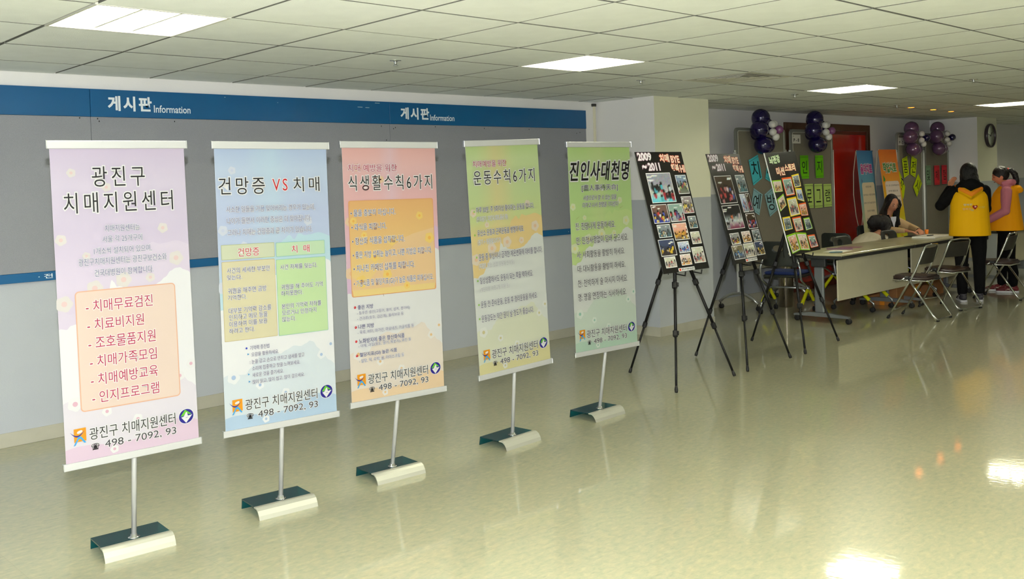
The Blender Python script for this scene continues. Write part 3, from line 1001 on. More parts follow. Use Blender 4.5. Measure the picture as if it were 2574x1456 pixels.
# foot x, y, base turn; sheet centre x, y, z, yaw, lean (about the face), width
STANDS = [
    ((1.688, 4.338), -4.5, (1.6981, 4.3189, 1.1409), -.0552, .02, .612,
     'lavender banner on a stand, leftmost and nearest of the five banners'),
    ((2.42, 4.303), -6.0, (2.4369, 4.2789, 1.1382), -.0875, .02, .622,
     'pale blue banner with two-column table, second from the left on its stand'),
    ((3.127, 4.315), -4.0, (3.1646, 4.2786, 1.144), -.0864, .015, .622,
     'pink and orange banner with a rounded orange list panel, middle of the five'),
    ((4.017, 4.275), 3.5, (4.0225, 4.2562, 1.1603), -.026, .012, .613,
     'yellow-green banner fading to orange, its top rail tilted, fourth from the left'),
    ((4.8714, 4.305), 1.4, (4.9335, 4.2825, 1.1544), -.0697, .015, .616,
     'bright green banner with brush lettering, rightmost banner beside the tripod easels'),
]
ROLL = [.0013, -.0085, -.0067, .0273, -.0002]
for k, ((fx, fy), ang, (sx_, sy_, sz_), yw, lean, W, label) in enumerate(STANDS):
    t = thing('banner_stand', label, 'banner', (fx, fy, 0), group='printed banner stands in a row')
    bm = Matrix.Rotation(rad(ang), 4, 'Z')
    # teal acrylic base bent down at the back, aluminium trim sloping down at the front
    pl = MB().prism([(-.055, .046), (.128, .046), (.137, .0), (.143, .0), (.134, .052), (-.055, .052)], -.152, .152,
                    M=Matrix(((0, 0, 1, 0), (1, 0, 0, 0), (0, 1, 0, 0), (0, 0, 0, 1))))
    pl.build('base_plate', M_teal, t, bm)
    tr = MB().prism([(-.098, .0), (-.094, .0), (-.088, .016), (-.074, .036), (-.056, .046), (-.03, .046), (-.03, .0525), (-.052, .054), (-.062, .0505), (-.078, .042), (-.092, .02)],
                    -.156, .156, M=Matrix(((0, 0, 1, 0), (1, 0, 0, 0), (0, 1, 0, 0), (0, 0, 0, 1))))
    tr.build('base_trim', M_trim, t, bm)
    MB().lathe([(.026, .0525), (.026, .055), (.016, .057), (.014, .068), (.0125, .068)], n=20).build('collar', M_chrome, t, bm)
    sheetM = Matrix.Translation((sx_ - fx, sy_ - fy, sz_)) @ Matrix.Rotation(yw, 4, 'Z') @ Matrix.Rotation(-lean, 4, 'X') @ Matrix.Rotation(-ROLL[k], 4, 'Y') @ Matrix.Translation((-W / 2, 0, -BH / 2))
    bc = sheetM @ Vector((W / 2, .016, .02)); tc_ = sheetM @ Vector((W / 2, .016, BH - .02))
    MB().tube([(0, 0, .06), bc, tc_], .0115, 14).build('pole', M_rail, t)
    for nm, za, zb in (('bottom_rail', .0, .032), ('top_rail', BH - .036, BH)):
        r_ = MB().box(0, W, -.0085, .006, za, zb, bev=.002).build(nm, M_rail, t, sheetM)
        for xa in (-.003, W):
            MB().box(xa, xa + .003, -.0095, .007, za - .001, zb + .001, bev=.001).build('end_cap', M_chrome, r_)
    sh = MB().box(W * .018, W * .982, -.0002, .0006, .02, BH - .02).build('banner_sheet', mat('grey_white_vinyl', (172, 172, 174), .5), t, sheetM)
    a = banner_print(k, W).build('printed_artwork', M_banner, sh); a.location = (0, -.0007, 0)
    a = banner_letters(k, W).build('lettering', M_banner, sh); a.location = (0, -.0007, 0)

# ------------------------------------------------------------------ collage boards on black tripod easels
def seg(a, b, t):
    return tuple(a[i] + (b[i] - a[i]) * t for i in range(3))

def easel(loc, feet, apex, label):
    """feet and apex relative to loc"""
    t = thing('tripod_easel', label, 'easel', loc, group='black tripod easels')
    for n, f in enumerate(feet):
        a = apex; f0 = (f[0], f[1], .012)
        lg = MB()
        d = (Vector(f0) - Vector(a)).normalized()
        lg.tube([a, seg(a, f0, .36)], .0155, 10)
        lg.tube([seg(a, f0, .34), seg(a, f0, .66)], .0125, 10)
        lg.tube([seg(a, f0, .64), seg(a, f0, .97)], .0095, 10)
        leg = lg.build('leg', M_black, t)
        for q, w in ((.36, .024), (.66, .021)):
            c = Vector(seg(a, f0, q))
            rot = d.to_track_quat('Z', 'Y').to_matrix().to_4x4()
            cl = MB().box(-w, w * .8, -w * .8, w * .8, -.026, .026, bev=.007)
            cl.box(w * .7, w * 1.25, -.008, .008, -.022, .012, bev=.003)
            cl.build('clamp', M_blackp, leg, Matrix.Translation(c) @ rot)
        ft = MB().tube([seg(a, f0, .965), seg(a, f0, .985), f0], [.0105, .0145, .012], 10)
        ft.build('rubber_foot', M_rubber, leg)
    h = MB().lathe([(.03, -.05), (.036, -.03), (.036, .02), (.022, .04), (.016, .06)], c=apex, n=16)
    h.build('head_block', M_blackp, t)
    MB().tube([apex, (apex[0] + .0, apex[1] + .115, apex[2] + .42)], .0125, 10).build('mast', M_black, t)
    MB().tube([(apex[0], apex[1] - .02, apex[2] - .05), (apex[0] - .09, apex[1] + .03, apex[2] - .2), (apex[0] - .07, apex[1] + .02, apex[2] - .36)], .003, 6).build('strap', M_rubber, t)
    # two pegs that carry the board
    for n in (0, 1):
        c = seg(apex, (feet[n][0], feet[n][1], 0), (apex[2] - .845) / apex[2])
        MB().tube([(c[0], c[1], c[2]), (c[0], c[1] - .1, c[2] - .012), (c[0], c[1] - .105, c[2] + .02)], .006, 8).build('peg', M_blackp, t)
    return t

def picture(p, x0, z0, x1, z1, layer, seed, pal, quad=None):
    """a small printed snapshot: soft colour fields and a crowd of little figures"""
    rnd = random.Random(seed)
    N = 24; Mz = 26
    sky, mid_, low = pal[0], pal[1], pal[2]
    blobs = []
    for k in range(rnd.randint(14, 22)):
        bx = rnd.uniform(.05, .95); bz = rnd.uniform(.05, .55)
        c = pal[3 + rnd.randrange(len(pal) - 3)]
        s = rnd.uniform(.035, .075)
        blobs.append((bx, bz, s, s * 1.7, mixc(c, (96, 96, 98), .22)))
        blobs.append((bx, bz + s * 1.9, s * .75, s * .9, (20, 17, 16)))
    for k in range(3):
        blobs.append((rnd.random(), rnd.uniform(.75, .95), rnd.uniform(.06, .16), .03, (245, 245, 240)))
    def colour(u, v):
        t = min(1, max(0, (v - .35) / .3))
        c = mixc(low, mid_, min(1, v / .35)) if v < .35 else mixc(mid_, sky, t)
        for bx, bz, sx, sz, bc in blobs:
            d = ((u - bx) / sx) ** 2 + ((v - bz) / sz) ** 2
            if d < 1.3:
                c = mixc(c, bc, min(1, (1.3 - d) * 1.6))
        return rgb(tuple(min(255, max(0, q * (0.92 + .16 * rnd.random()))) for q in c))
    C = [[colour(i / N, j / Mz) for i in range(N + 1)] for j in range(Mz + 1)]
    Q = quad or [(x0, z1), (x1, z1), (x1, z0), (x0, z0)]
    def pt(u, v):
        a = [Q[3][k] + (Q[2][k] - Q[3][k]) * u for k in (0, 1)]
        b = [Q[0][k] + (Q[1][k] - Q[0][k]) * u for k in (0, 1)]
        return (a[0] + (b[0] - a[0]) * v, -layer * LAY, a[1] + (b[1] - a[1]) * v)
    for j in range(Mz):
        for i in range(N):
            p.add([pt(i / N, j / Mz), pt((i + 1) / N, j / Mz), pt((i + 1) / N, (j + 1) / Mz), pt(i / N, (j + 1) / Mz)], [(0, 1, 2, 3)], 0, False,
                  [C[j][i], C[j][i + 1], C[j + 1][i + 1], C[j + 1][i]])

PAL = {
 'hall': [(150, 152, 165), (190, 195, 190), (90, 200, 215), (70, 190, 210), (215, 240, 245), (20, 22, 26), (30, 30, 30), (190, 40, 50)],
 'park': [(130, 150, 175), (90, 110, 80), (120, 120, 112), (230, 230, 225), (60, 60, 60), (200, 50, 60), (220, 220, 120)],
 'trees': [(150, 140, 140), (120, 110, 90), (170, 110, 120), (240, 200, 60), (230, 230, 230), (60, 70, 120), (250, 220, 90)],
 'stage': [(110, 85, 75), (70, 55, 50), (40, 60, 170), (50, 70, 200), (220, 50, 40), (240, 240, 240), (230, 190, 60)],
 'red': [(140, 170, 160), (170, 180, 180), (150, 150, 150), (190, 30, 60), (200, 40, 40), (60, 90, 60), (70, 60, 130)],
 'work': [(130, 140, 145), (80, 90, 95), (70, 110, 120), (235, 235, 235), (40, 44, 50), (90, 150, 160), (200, 170, 120)],
 'gold': [(225, 170, 150), (190, 130, 70), (105, 100, 95), (240, 180, 40), (245, 190, 60), (230, 170, 40), (250, 250, 250)],
 'dark': [(60, 70, 100), (40, 36, 40), (60, 50, 50), (240, 200, 50), (240, 190, 40), (50, 60, 110), (150, 150, 150)],
 'blue': [(190, 200, 220), (120, 150, 190), (150, 160, 170), (40, 90, 210), (230, 230, 235), (60, 60, 70), (200, 60, 60)],
 'room': [(200, 200, 180), (170, 160, 150), (200, 190, 170), (60, 60, 66), (120, 120, 126), (200, 60, 60), (230, 230, 230)],
 'wood': [(220, 200, 190), (190, 140, 80), (214, 160, 90), (240, 240, 240), (30, 26, 24), (220, 180, 130)],
 'night': [(60, 45, 30), (50, 26, 30), (22, 20, 24), (210, 60, 60), (190, 120, 120), (230, 225, 225), (60, 90, 180), (200, 40, 50)],
 'palace': [(20, 20, 24), (200, 215, 215), (120, 40, 70), (150, 150, 155), (200, 190, 190), (230, 110, 60), (190, 200, 200)],
 'tent': [(120, 110, 80), (150, 160, 170), (50, 50, 60), (60, 140, 220), (240, 240, 240), (40, 40, 46), (70, 100, 150)],
 'yellow': [(150, 150, 150), (80, 80, 84), (220, 220, 215), (240, 190, 40), (230, 180, 40), (50, 46, 50), (190, 40, 80)],
}
BOARD1 = [((.12, .572, .634, .822), 'hall'), ((.728, .636, .965, .799), 'park'), ((.744, .47, .968, .614), 'trees'), ((.062, .405, .395, .559), 'stage'),
          ((.417, .407, .73, .558), 'red'), ((.785, .342, .965, .445), 'work'), ((.092, .287, .365, .394), 'work'), ((.412, .255, .723, .396), 'gold'),
          ((.76, .21, .965, .314), 'room'), ((.048, .137, .377, .273), 'dark'), ((.435, .148, .677, .242), 'blue'), ((.705, .053, .96, .185), 'room'),
          ((.086, .042, .32, .13), 'room'), ((.422, .047, .648, .138), 'wood')]
BOARD2 = [((.05, .54, .553, .796), 'night'), ((.68, .632, .96, .798), 'work'), ((.655, .446, .82, .619), 'blue'), ((.84, .45, .965, .621), 'night'),
          ((.046, .306, .565, .525), 'palace'), ((.679, .29, .965, .434), 'night'), ((.058, .17, .328, .272), 'yellow'), ((.407, .174, .669, .276), 'wood'),
          ((.735, .179, .965, .28), 'work'), ((.02, .037, .34, .163), 'tent'), ((.368, .038, .685, .166), 'room'), ((.71, .044, .97, .17), 'dark')]
BOARD3 = [('g', [(.015, .73), (.301, .727), (.268, .613), (.012, .614)], 'wood'), ('o', [(.33, .745), (.651, .747), (.627, .569), (.337, .564)], 'red'),
          ('y', [(.671, .762), (.921, .773), (.898, .643), (.671, .636)], 'work'), ('y', [(.678, .630), (.892, .625), (.879, .487), (.66, .519)], 'blue'),
          ('g', [(.02, .546), (.263, .594), (.274, .479), (.028, .425)], 'wood'), ('y', [(.322, .542), (.638, .549), (.644, .371), (.301, .363)], 'room'),
          ('o', [(.657, .475), (.91, .48), (.889, .348), (.653, .355)], 'gold'), ('y', [(.038, .369), (.28, .371), (.276, .246), (.018, .241)], 'work'),
          ('o', [(.333, .352), (.624, .354), (.608, .217), (.344, .213)], 'room'), ('g', [(.691, .329), (.897, .33), (.917, .216), (.679, .208)], 'work'),
          ('g', [(.015, .196), (.324, .209), (.349, .037), (.063, .016)], 'gold'), ('g', [(.336, .208), (.657, .187), (.652, .014), (.355, .035)], 'wood'),
          ('o', [(.678, .161), (.925, .157), (.954, .034), (.691, .033)], 'red')]
FRAME = {'g': (150, 205, 30), 'o': (245, 100, 30), 'y': (245, 215, 20)}
POSE = {1: (6.285, 4.702, 1.345, -.036, .26, .001, .592, 1.003), 2: (7.208, 4.692, 1.337, .069, .262, .005, .58, .981), 3: (8.17, 4.703, 1.347, .035, .232, .033, .598, .986)}
M_fb = mat('black_foam_board', (12, 11, 11), .38, spec=.4, noise=.25, nscale=6)
EL = {1: 'black collage board with large pale-blue conference snapshot, on the nearest tripod easel',
      2: 'black collage board with large dark choir snapshot at top left, on the middle easel',
      3: 'collage board with snapshots in lime, orange and yellow mounts, on the farthest tripod easel'}
for k in (1, 2, 3):
    cx, cy, cz, yw, lean, rl, W, H = POSE[k]
    Mx = Matrix.Translation((cx, cy, cz)) @ Matrix.Rotation(yw, 4, 'Z') @ Matrix.Rotation(-lean, 4, 'X') @ Matrix.Rotation(-rl, 4, 'Y') @ Matrix.Translation((-W / 2, 0, -H / 2))
    t = thing('collage_board', EL[k], 'display board', M=Mx, group='black collage boards on easels')
    MB().box(0, W, 0, .005, 0, H, bev=.001).build('board', M_fb, t)
    if k == 3:
        MB().box(-.004, -.0, -.003, .008, 0, H, bev=.001).build('white_edge_strip', M_white, t)
    p = Print()
    if k < 3:
        for s, x0, x1, z, h, c, o in (('2009', .038, .315, .96, .06, (236, 232, 236), (170, 130, 150)), ('~', .09, .17, .875, .018, (236, 232, 236), (170, 130, 150)),
                                      ('2011', .21, .451, .874, .06, (236, 232, 236), (170, 130, 150)), ('치매', .494, .69, .945, .066, (250, 226, 205), (222, 90, 60)),
                                      ('BYE', .73, .912, .935, .056, (250, 226, 205), (222, 90, 60)), ('행복', .70, .86, .86, .066, (250, 226, 205), (222, 90, 60)),
                                      ('HI', .89, .985, .852, .056, (250, 226, 205), (222, 90, 60))):
            p.text(s, x0 * W, x1 * W, z * H, h * H, 1, c, off=.035, halo=o, hoff=.04)
        p.rect(.328 * W, .003 * H, .678 * W, .03 * H, 2, (238, 238, 234))
        p.rect(.345 * W, .008 * H, .385 * W, .025 * H, 3, (220, 70, 40))
        p.text('광진구치매지원센터', .395 * W, .668 * W, .0165 * H, .017 * H, 3, (20, 20, 20), off=.02)
    else:
        for s, x0, x1, z, h, c, o in (('뇌', .095, .19, .922, .07, (224, 236, 205), (140, 190, 110)), ('건', .215, .31, .93, .07, (224, 236, 205), (140, 190, 110)),
                                      ('강', .335, .43, .935, .07, (224, 236, 205), (140, 190, 110)),
                                      ('미션', .236, .48, .81, .075, (250, 232, 205), (222, 100, 60)), ('스토리', .52, .86, .84, .07, (250, 236, 200), (222, 100, 60))):
            p.text(s, x0 * W, x1 * W, z * H, h * H, 1, c, off=.035, halo=o, hoff=.04)
    p.build('lettering', M_paper, t)
    if k < 3:
        for n, ((u0, v0, u1, v1), pl) in enumerate(BOARD1 if k == 1 else BOARD2):
            q = Print()
            u0 = max(u0, .015); u1 = min(u1, .985)
            q.rect(u0 * W, v0 * H, u1 * W, v1 * H, 3, (240, 240, 238))
            b = .0055
            picture(q, u0 * W + b, v0 * H + b, u1 * W - b, v1 * H - b, 4, k * 50 + n, PAL[pl])
            q.build('photo_print', M_photo, t)
    else:
        for n, (f, Q, pl) in enumerate(BOARD3):
            q = Print()
            pts = [(u * W, v * H) for u, v in Q]
            c = [sum(a[i] for a in pts) / 4 for i in (0, 1)]
            q.poly(pts, 3 + n % 2, FRAME[f])
            sc = lambda s: [(c[0] + (a[0] - c[0]) * s, c[1] + (a[1] - c[1]) * s - .004) for a in pts]
            q.poly(sc(.86), 6, (236, 236, 232))
            picture(q, 0, 0, 0, 0, 7, 200 + n, PAL[pl], quad=sc(.78))
            q.build('photo_print', M_photo, t)

easel((6.1, 4.5, 0), [(-.37, -.2), (.39, -.21), (-.01, .54)], (.265, .25, 1.18), 'black tripod easel nearest to the green banner, under the first collage board')
easel((7.06, 4.5, 0), [(-.35, -.19), (.36, -.17), (-.03, .55)], (.26, .26, 1.18), 'black tripod easel in the middle of the three, in front of the notice boards')
easel((8.02, 4.5, 0), [(-.35, -.17), (.43, -.08), (-.03, .58)], (.17, .26, 1.18), 'black tripod easel nearest to the long table, farthest of the three')

# ------------------------------------------------------------------ mobile notice boards
M_nb = mat('grey_green_board_felt', (124, 119, 104), 0.9, spec=.15, noise=.05, nscale=90, bump=.3, bscale=260)
M_nf = mat('grey_board_frame', (128, 130, 122), 0.45, 0.3)
M_post = mat('white_grey_post', (236, 238, 236), 0.3, .2)

def caster(x, y, parent, r=.028, yaw_=0.0, mi=M_rubber, top=.075):
    c = MB()
    rot = Matrix.Rotation(yaw_, 4, 'Z')
    for s in (-1, 1):
        c.lathe([(r * .55, -.009), (r, -.008), (r, .006), (r * .6, .009)], axis='x', n=16, M=Matrix.Translation((s * .011, 0, 0)))
    c2 = MB()
    for vs in c.v:
        c2.v.append(tuple(rot @ Vector((vs[0], vs[1] - .012, vs[2])) + Vector((x, y, r))))
    c2.f, c2.mi, c2.sm, c2.col = c.f, c.mi, c.sm, c.col
    c2.tube([(x, y, r + .01), (x, y, top)], .007, 8)
    c2.box(x - .014, x + .014, y - .02, y + .014, r + .004, r + .026, bev=.005)
    return c2.build('caster', mi, parent)

def notice_board(xa, xb, label, y=6.45, tagtext=None, legs=True, dark=False):
    W = xb - xa
    t = thing('notice_board', label, 'notice board', (xa, y, 0), group='mobile notice boards')
    z0, z1, r = .5, 2.2, .06
    def outline(m):
        p = [(m, z0 + m), (W - m, z0 + m)]
        rr = r - m if r > m else .02
        for cx, a0 in ((W - m - rr, 0), (m + rr, 90)):
            for k in range(6):
                a = rad(a0 + 90 * k / 5)
                p.append((cx + rr * cos(a), z1 - m - rr + rr * sin(a)))
        return p
    toY = Matrix(((1, 0, 0, 0), (0, 0, 1, 0), (0, 1, 0, 0), (0, 0, 0, 1)))
    o_, i_ = outline(0), outline(.042)
    f = MB()
    n = len(o_)
    vs = [(x, -.016, z) for x, z in o_] + [(x, -.016, z) for x, z in i_] + [(x, .016, z) for x, z in o_] + [(x, .016, z) for x, z in i_]
    fs = []
    for k in range(n):
        m_ = (k + 1) % n
        fs += [(k, m_, n + m_, n + k), (2 * n + k, 3 * n + k, 3 * n + m_, 2 * n + m_), (k, 2 * n + k, 2 * n + m_, m_), (n + k, n + m_, 3 * n + m_, 3 * n + k)]
    f.add(vs, fs)
    f.build('frame', M_nf, t)
    b = MB()
    n = len(i_)
    b.add([(x, -.006, z) for x, z in i_] + [(x, .006, z) for x, z in i_], [tuple(range(n)), tuple(range(n, 2 * n))[::-1]])
    b.build('felt_panel', M_nb, t)
    bd = MB().tube([(x, -.0165, z) for x, z in outline(.04)], .003, 6, close=True)
    bd.build('inner_bead', mat('pale_bead', (205, 205, 190), .4), t)
    # tray at the foot of the board
    MB().box(.01, W - .01, -.05, .018, z0 - .035, z0 + .012, bev=.006).build('tray', M_trim, t)
    for x in (-.012, W + .012):
        MB().tube([(x, 0, .2), (x, 0, 1.9)], .0185, 12).build('post', M_post, t)
        cp = MB().lathe([(.0195, 1.9), (.0195, 1.925), (.012, 1.935)], n=14); cp.v = [(a + x, b_, c) for a, b_, c in cp.v]
        cp.build('post_cap', M_alu, t)
        pts = []
        for k in range(9):
            a = -1 + 2 * k / 8
            pts.append((x, a * .27, .085 + .12 * (1 - a * a)))
        ft = MB().tube(pts, .017, 8, ell=(1, 1.3)).build('arched_foot', M_alu, t)
        caster(x, -.26, ft); caster(x, .26, ft)
    if tagtext:
        p = Print()
        tz = 2.13 if tagtext == 'P-8' else 2.12
        p.rect(.02, tz - .115, .235, tz, 1, (206, 204, 192))
        p.disc(.055, tz - .022, .012, .012, 2, (120, 124, 118), 14)
        p.disc(.055, tz - .022, .007, .007, 3, (206, 204, 192), 14)
        p.text(tagtext.replace('-', ' - '), .06, .195, tz - .072, .042, 2, (24, 24, 24), off=.025)
        q = p.build('number_tag', M_paper, t); q.location = (0, -.018, 0)
    return t
notice_board(9.9, 11.03, 'tall grey mobile notice board with turquoise letter sheets, leftmost of the four, beside the column')
notice_board(11.17, 12.27, 'tall grey mobile notice board with tag P-8 and green letter sheets', tagtext='P-8')
notice_board(14.27, 15.165, 'grey mobile notice board with tag P-2 behind the orange standing poster', tagtext='P-2')
notice_board(15.27, 16.2, 'grey mobile notice board with red letter sheets, rightmost beside the clock column', y=6.46)

# hand-lettered paper sheets taped on the boards
def sheet(pts, ch, c, cc, label, y=6.428, inner=None, sh=0.0, rot=0.0, sc=.62, cx=None):
    x0 = min(p[0] for p in pts); z0 = min(p[1] for p in pts)
    t = thing('paper_sign', label, 'paper sign', (x0, y, z0), group='hand-lettered paper sheets on the notice boards')
    loc = [(x - x0, z - z0) for x, z in pts]
    a = sum(loc[i][0] * loc[(i + 1) % len(loc)][1] - loc[(i + 1) % len(loc)][0] * loc[i][1] for i in range(len(loc)))
    if a < 0:
        loc = loc[::-1]
    MB().prism(loc, 0, .0012, M=Matrix(((1, 0, 0, 0), (0, 0, 1, 0), (0, 1, 0, 0), (0, 0, 0, 1)))).build('sheet', mat('paper_%d_%d_%d' % c, c, .8, spec=.1), t)
    p = Print()
    w = max(q[0] for q in loc); h = max(q[1] for q in loc)
    mx_, mz = sum(q[0] for q in loc) / len(loc), sum(q[1] for q in loc) / len(loc)
    V, F, b = text_shape(ch, 0.0)
    lw, lh = (w * .6, h * sc * .88) if cx is None else cx
    vs = []
    for x, yy in V:
        u = ((x - b[0]) / (b[1] - b[0]) - .5) * lw; v = ((yy - b[2]) / (b[3] - b[2]) - .5) * lh
        u += sh * v
        vs.append((mx_ + u * cos(rot) - v * sin(rot), -.0006, mz + u * sin(rot) + v * cos(rot)))
    p.add(vs, F, 0, False, rgb((8, 10, 10)))
    q4 = [(x - x0, z - z0) for x, z in pts]
    for a_, b_, c_, d_ in ((0, 1, 3, 2), (3, 2, 0, 1)):      # ruled line along the upper and lower edge
        e = [(q4[a_][i] * .93 + q4[c_][i] * .07, q4[b_][i] * .93 + q4[d_][i] * .07) for i in (0, 1)]
        f = [(q4[a_][i] * .918 + q4[c_][i] * .082, q4[b_][i] * .918 + q4[d_][i] * .082) for i in (0, 1)]
        p.add([(e[0][0], -.0006, e[1][0]), (e[0][1], -.0006, e[1][1]), (f[0][1], -.0006, f[1][1]), (f[0][0], -.0006, f[1][0])], [(0, 1, 2, 3)], 0, False, rgb((30, 40, 36)))
    p.build('lettering', M_paper, t)
    return t
TQ, TG, GR, LG, YG = (72, 178, 190), (132, 172, 178), (98, 182, 16), (176, 204, 108), (188, 210, 20)
sheet([(10.152, 1.804), (10.361, 1.871), (10.447, 1.579), (10.245, 1.49)], '치', TQ, 0, 'turquoise slanted sheet reading 치, at the upper left of the first notice board', sh=-.25)
sheet([(10.60, 1.85), (10.80, 1.80), (10.70, 1.50), (10.52, 1.57)], '매', TQ, 0, 'turquoise slanted sheet half hidden behind the third collage board', sh=.2)
sheet([(10.251, 1.46), (10.446, 1.376), (10.36, 1.12), (10.17, 1.2)], '예', TG, 0, 'grey-blue slanted sheet reading 예, lower left on the first notice board', sh=.25)
sheet([(10.492, 1.374), (10.69, 1.46), (10.79, 1.17), (10.607, 1.09)], '방', TG, 0, 'grey-blue slanted sheet reading 방, beside the edge of the third collage board', sh=-.2)
sheet([(11.374, 1.858), (11.585, 1.858), (11.595, 1.551), (11.384, 1.551)], '인', GR, 0, 'bright green sheet reading 인 under the tag P-8')
sheet([(11.767, 1.857), (11.978, 1.857), (11.987, 1.554), (11.777, 1.554)], '지', GR, 0, 'bright green sheet reading 지 at the upper right of the P-8 board')
sheet([(11.26, 1.48), (11.46, 1.48), (11.465, 1.158), (11.265, 1.158)], '프', LG, 0, 'pale green sheet hidden mostly by the third collage board')
sheet([(11.478, 1.48), (11.69, 1.48), (11.70, 1.158), (11.485, 1.158)], '로', LG, 0, 'pale green sheet reading 로, beside the third collage board')
sheet([(11.727, 1.474), (11.935, 1.474), (11.94, 1.153), (11.735, 1.153)], '그', LG, 0, 'pale green sheet reading 그 in the lower row')
sheet([(11.972, 1.468), (12.185, 1.468), (12.195, 1.157), (11.982, 1.157)], '램', LG, 0, 'pale green sheet reading 램 at the right end of the lower row')
sheet([(14.30, 1.62), (14.497, 1.366), (14.43, 1.18), (14.24, 1.4)], '작', YG, 0, 'yellow-green diamond sheet half hidden behind the orange standing poster', rot=-.5, cx=(.12, .24))
sheet([(14.403, 1.795), (14.588, 1.839), (14.642, 1.554), (14.464, 1.502)], '품', YG, 0, 'yellow-green slanted sheet reading 품, right of the orange poster', sh=-.15)
sheet([(14.745, 1.835), (14.936, 1.786), (14.869, 1.5), (14.687, 1.56)], '전', YG, 0, 'yellow-green slanted sheet reading 전 below the left mauve balloons', sh=.2)
sheet([(14.974, 1.561), (15.1, 1.402), (14.909, 1.196), (14.783, 1.358)], '시', YG, 0, 'yellow-green diamond sheet reading 시 beside a white post', rot=-.45, cx=(.14, .2))
sheet([(15.258, 1.685), (15.449, 1.685), (15.455, 1.375), (15.263, 1.375)], '및', (120, 150, 116), 0, 'muted green sheet reading 및 on the rightmost notice board')
sheet([(15.578, 1.682), (15.783, 1.682), (15.788, 1.37), (15.585, 1.37)], '체', (206, 52, 60), 0, 'red sheet reading 체, left one of the two red sheets')
sheet([(15.872, 1.685), (16.077, 1.685), (16.082, 1.377), (15.878, 1.377)], '험', (210, 56, 66), 0, 'red sheet reading 험, right one of the two red sheets')

# ------------------------------------------------------------------ balloon clusters tied to the boards
def balloon(p, c, r, mt, out, name='balloon'):
    d = Vector(out).normalized()
    rot = d.to_track_quat('Z', 'Y').to_matrix().to_4x4()
    prof = []
    for k in range(13):
        a = pi * k / 12
        h = -cos(a)
        w = sin(a) * (1 - .05 * (-h if h < 0 else 0))
        prof.append((max(w * r, .0), h * r * (1.06 if h < 0 else 1.0)))
    b = MB().lathe(prof, n=24, M=rot, c=c)
    k0 = Vector(c) - d * r * 1.05
    b.tube([k0, k0 - d * r * .1], [.004, .009], 8)
    return b.build(name, mt, p)

def cluster(loc, big, small, heart, mbig, msmall, mheart, label):
    t = thing('balloon_cluster', label, 'balloons', loc, group='balloon clusters on the notice boards')
    for c, r in big:
        balloon(t, c, r, mbig, Vector(c) + Vector((0, -.15, 0)))
    for c, r in small:
        balloon(t, c, r, msmall, Vector(c) - Vector(heart[0]) + Vector((0, .02, 0)))
    balloon(t, heart[0], heart[1], mheart, (0, -1, -.1))
M_indigo = mat('indigo_pearl_balloon', (14, 4, 62), .14, .2, coat=.5)
M_mauve = mat('mauve_balloon', (92, 62, 96), .18, .1, coat=.8)
M_pearl = mat('pearl_white_balloon', (214, 212, 204), .16, coat=.8)
M_plum = mat('plum_balloon', (118, 62, 112), .15, coat=.8)
M_navyb = mat('navy_balloon', (10, 4, 60), .12, .2, coat=1.0)
BIG = [((-.0, 0, .18), .113), ((-.09, -.03, .03), .113), ((.17, .04, .08), .108), ((-.01, -.03, -.155), .112), ((.15, .02, -.15), .103), ((.03, .06, .0), .1)]
SM = [((.075, -.11, .095), .047), ((.175, -.08, .105), .044), ((.05, -.13, .0), .047), ((.12, -.13, -.06), .046), ((.2, -.06, .0), .04)]
cluster((10.29, 6.33, 2.135), BIG, SM, ((.148, -.16, .03), .053), M_indigo, M_pearl, M_plum, 'indigo balloon cluster with white and plum flower on the leftmost notice board')
cluster((11.6, 6.33, 2.15), BIG, SM, ((.148, -.16, .02), .05), M_indigo, M_pearl, M_plum, 'indigo balloon cluster with white and plum flower above the tag P-8 board')
BIGM = [((-.0, 0, .155), .112), ((-.115, -.03, .03), .112), ((.15, .05, .04), .09), ((-.03, -.03, -.165), .108), ((.16, .0, -.16), .09), ((.04, .06, .0), .09)]
SMM = [((.08, -.12, .07), .044), ((.16, -.08, .08), .042), ((.05, -.13, -.03), .044), ((.12, -.13, -.09), .042), ((.19, -.06, -.04), .038)]
cluster((14.54, 6.33, 2.1), BIGM, SMM, ((.16, -.16, .005), .054), M_mauve, M_pearl, M_navyb, 'mauve balloon cluster with navy heart above the P-2 board, left of the two mauve ones')
cluster((15.5, 6.33, 2.115), BIGM, SMM, ((.17, -.16, .01), .054), M_mauve, M_pearl, M_navyb, 'mauve balloon cluster with navy heart nearest to the clock column')

# ------------------------------------------------------------------ red double door in its brown frame
dr = struct(MB().box(11.55, 11.64, -.035, 0, 0, 2.32, bev=.004).box(13.91, 14.0, -.035, 0, 0, 2.32, bev=.004).box(11.64, 13.91, -.035, 0, 2.225, 2.32, bev=.004)
            .build('door_1', mat('brown_door_frame', (74, 44, 22), .4, noise=.15, nscale=12)))
dr.location = (0, YW, 0)
M_red = mat('red_film_glass', (178, 30, 8), .12, coat=.6, noise=.25, nscale=1.5)
M_dkred = mat('dark_red_edge', (90, 30, 12), .4)
for a, b_ in ((11.642, 12.772), (12.778, 13.908)):
    lf = MB().box(a, b_, -.022, -.002, .004, 2.222, bev=.003).build('door_leaf', M_dkred, dr)
    MB().box(a + .05, b_ - .05, -.026, -.0225, .12, 2.17).build('red_panel', M_red, lf)
MB().tube([(12.74, -.03, .95), (12.74, -.07, .97), (12.74, -.07, 1.25), (12.74, -.03, 1.27)], .01, 8).build('door_handle', M_alu, dr)

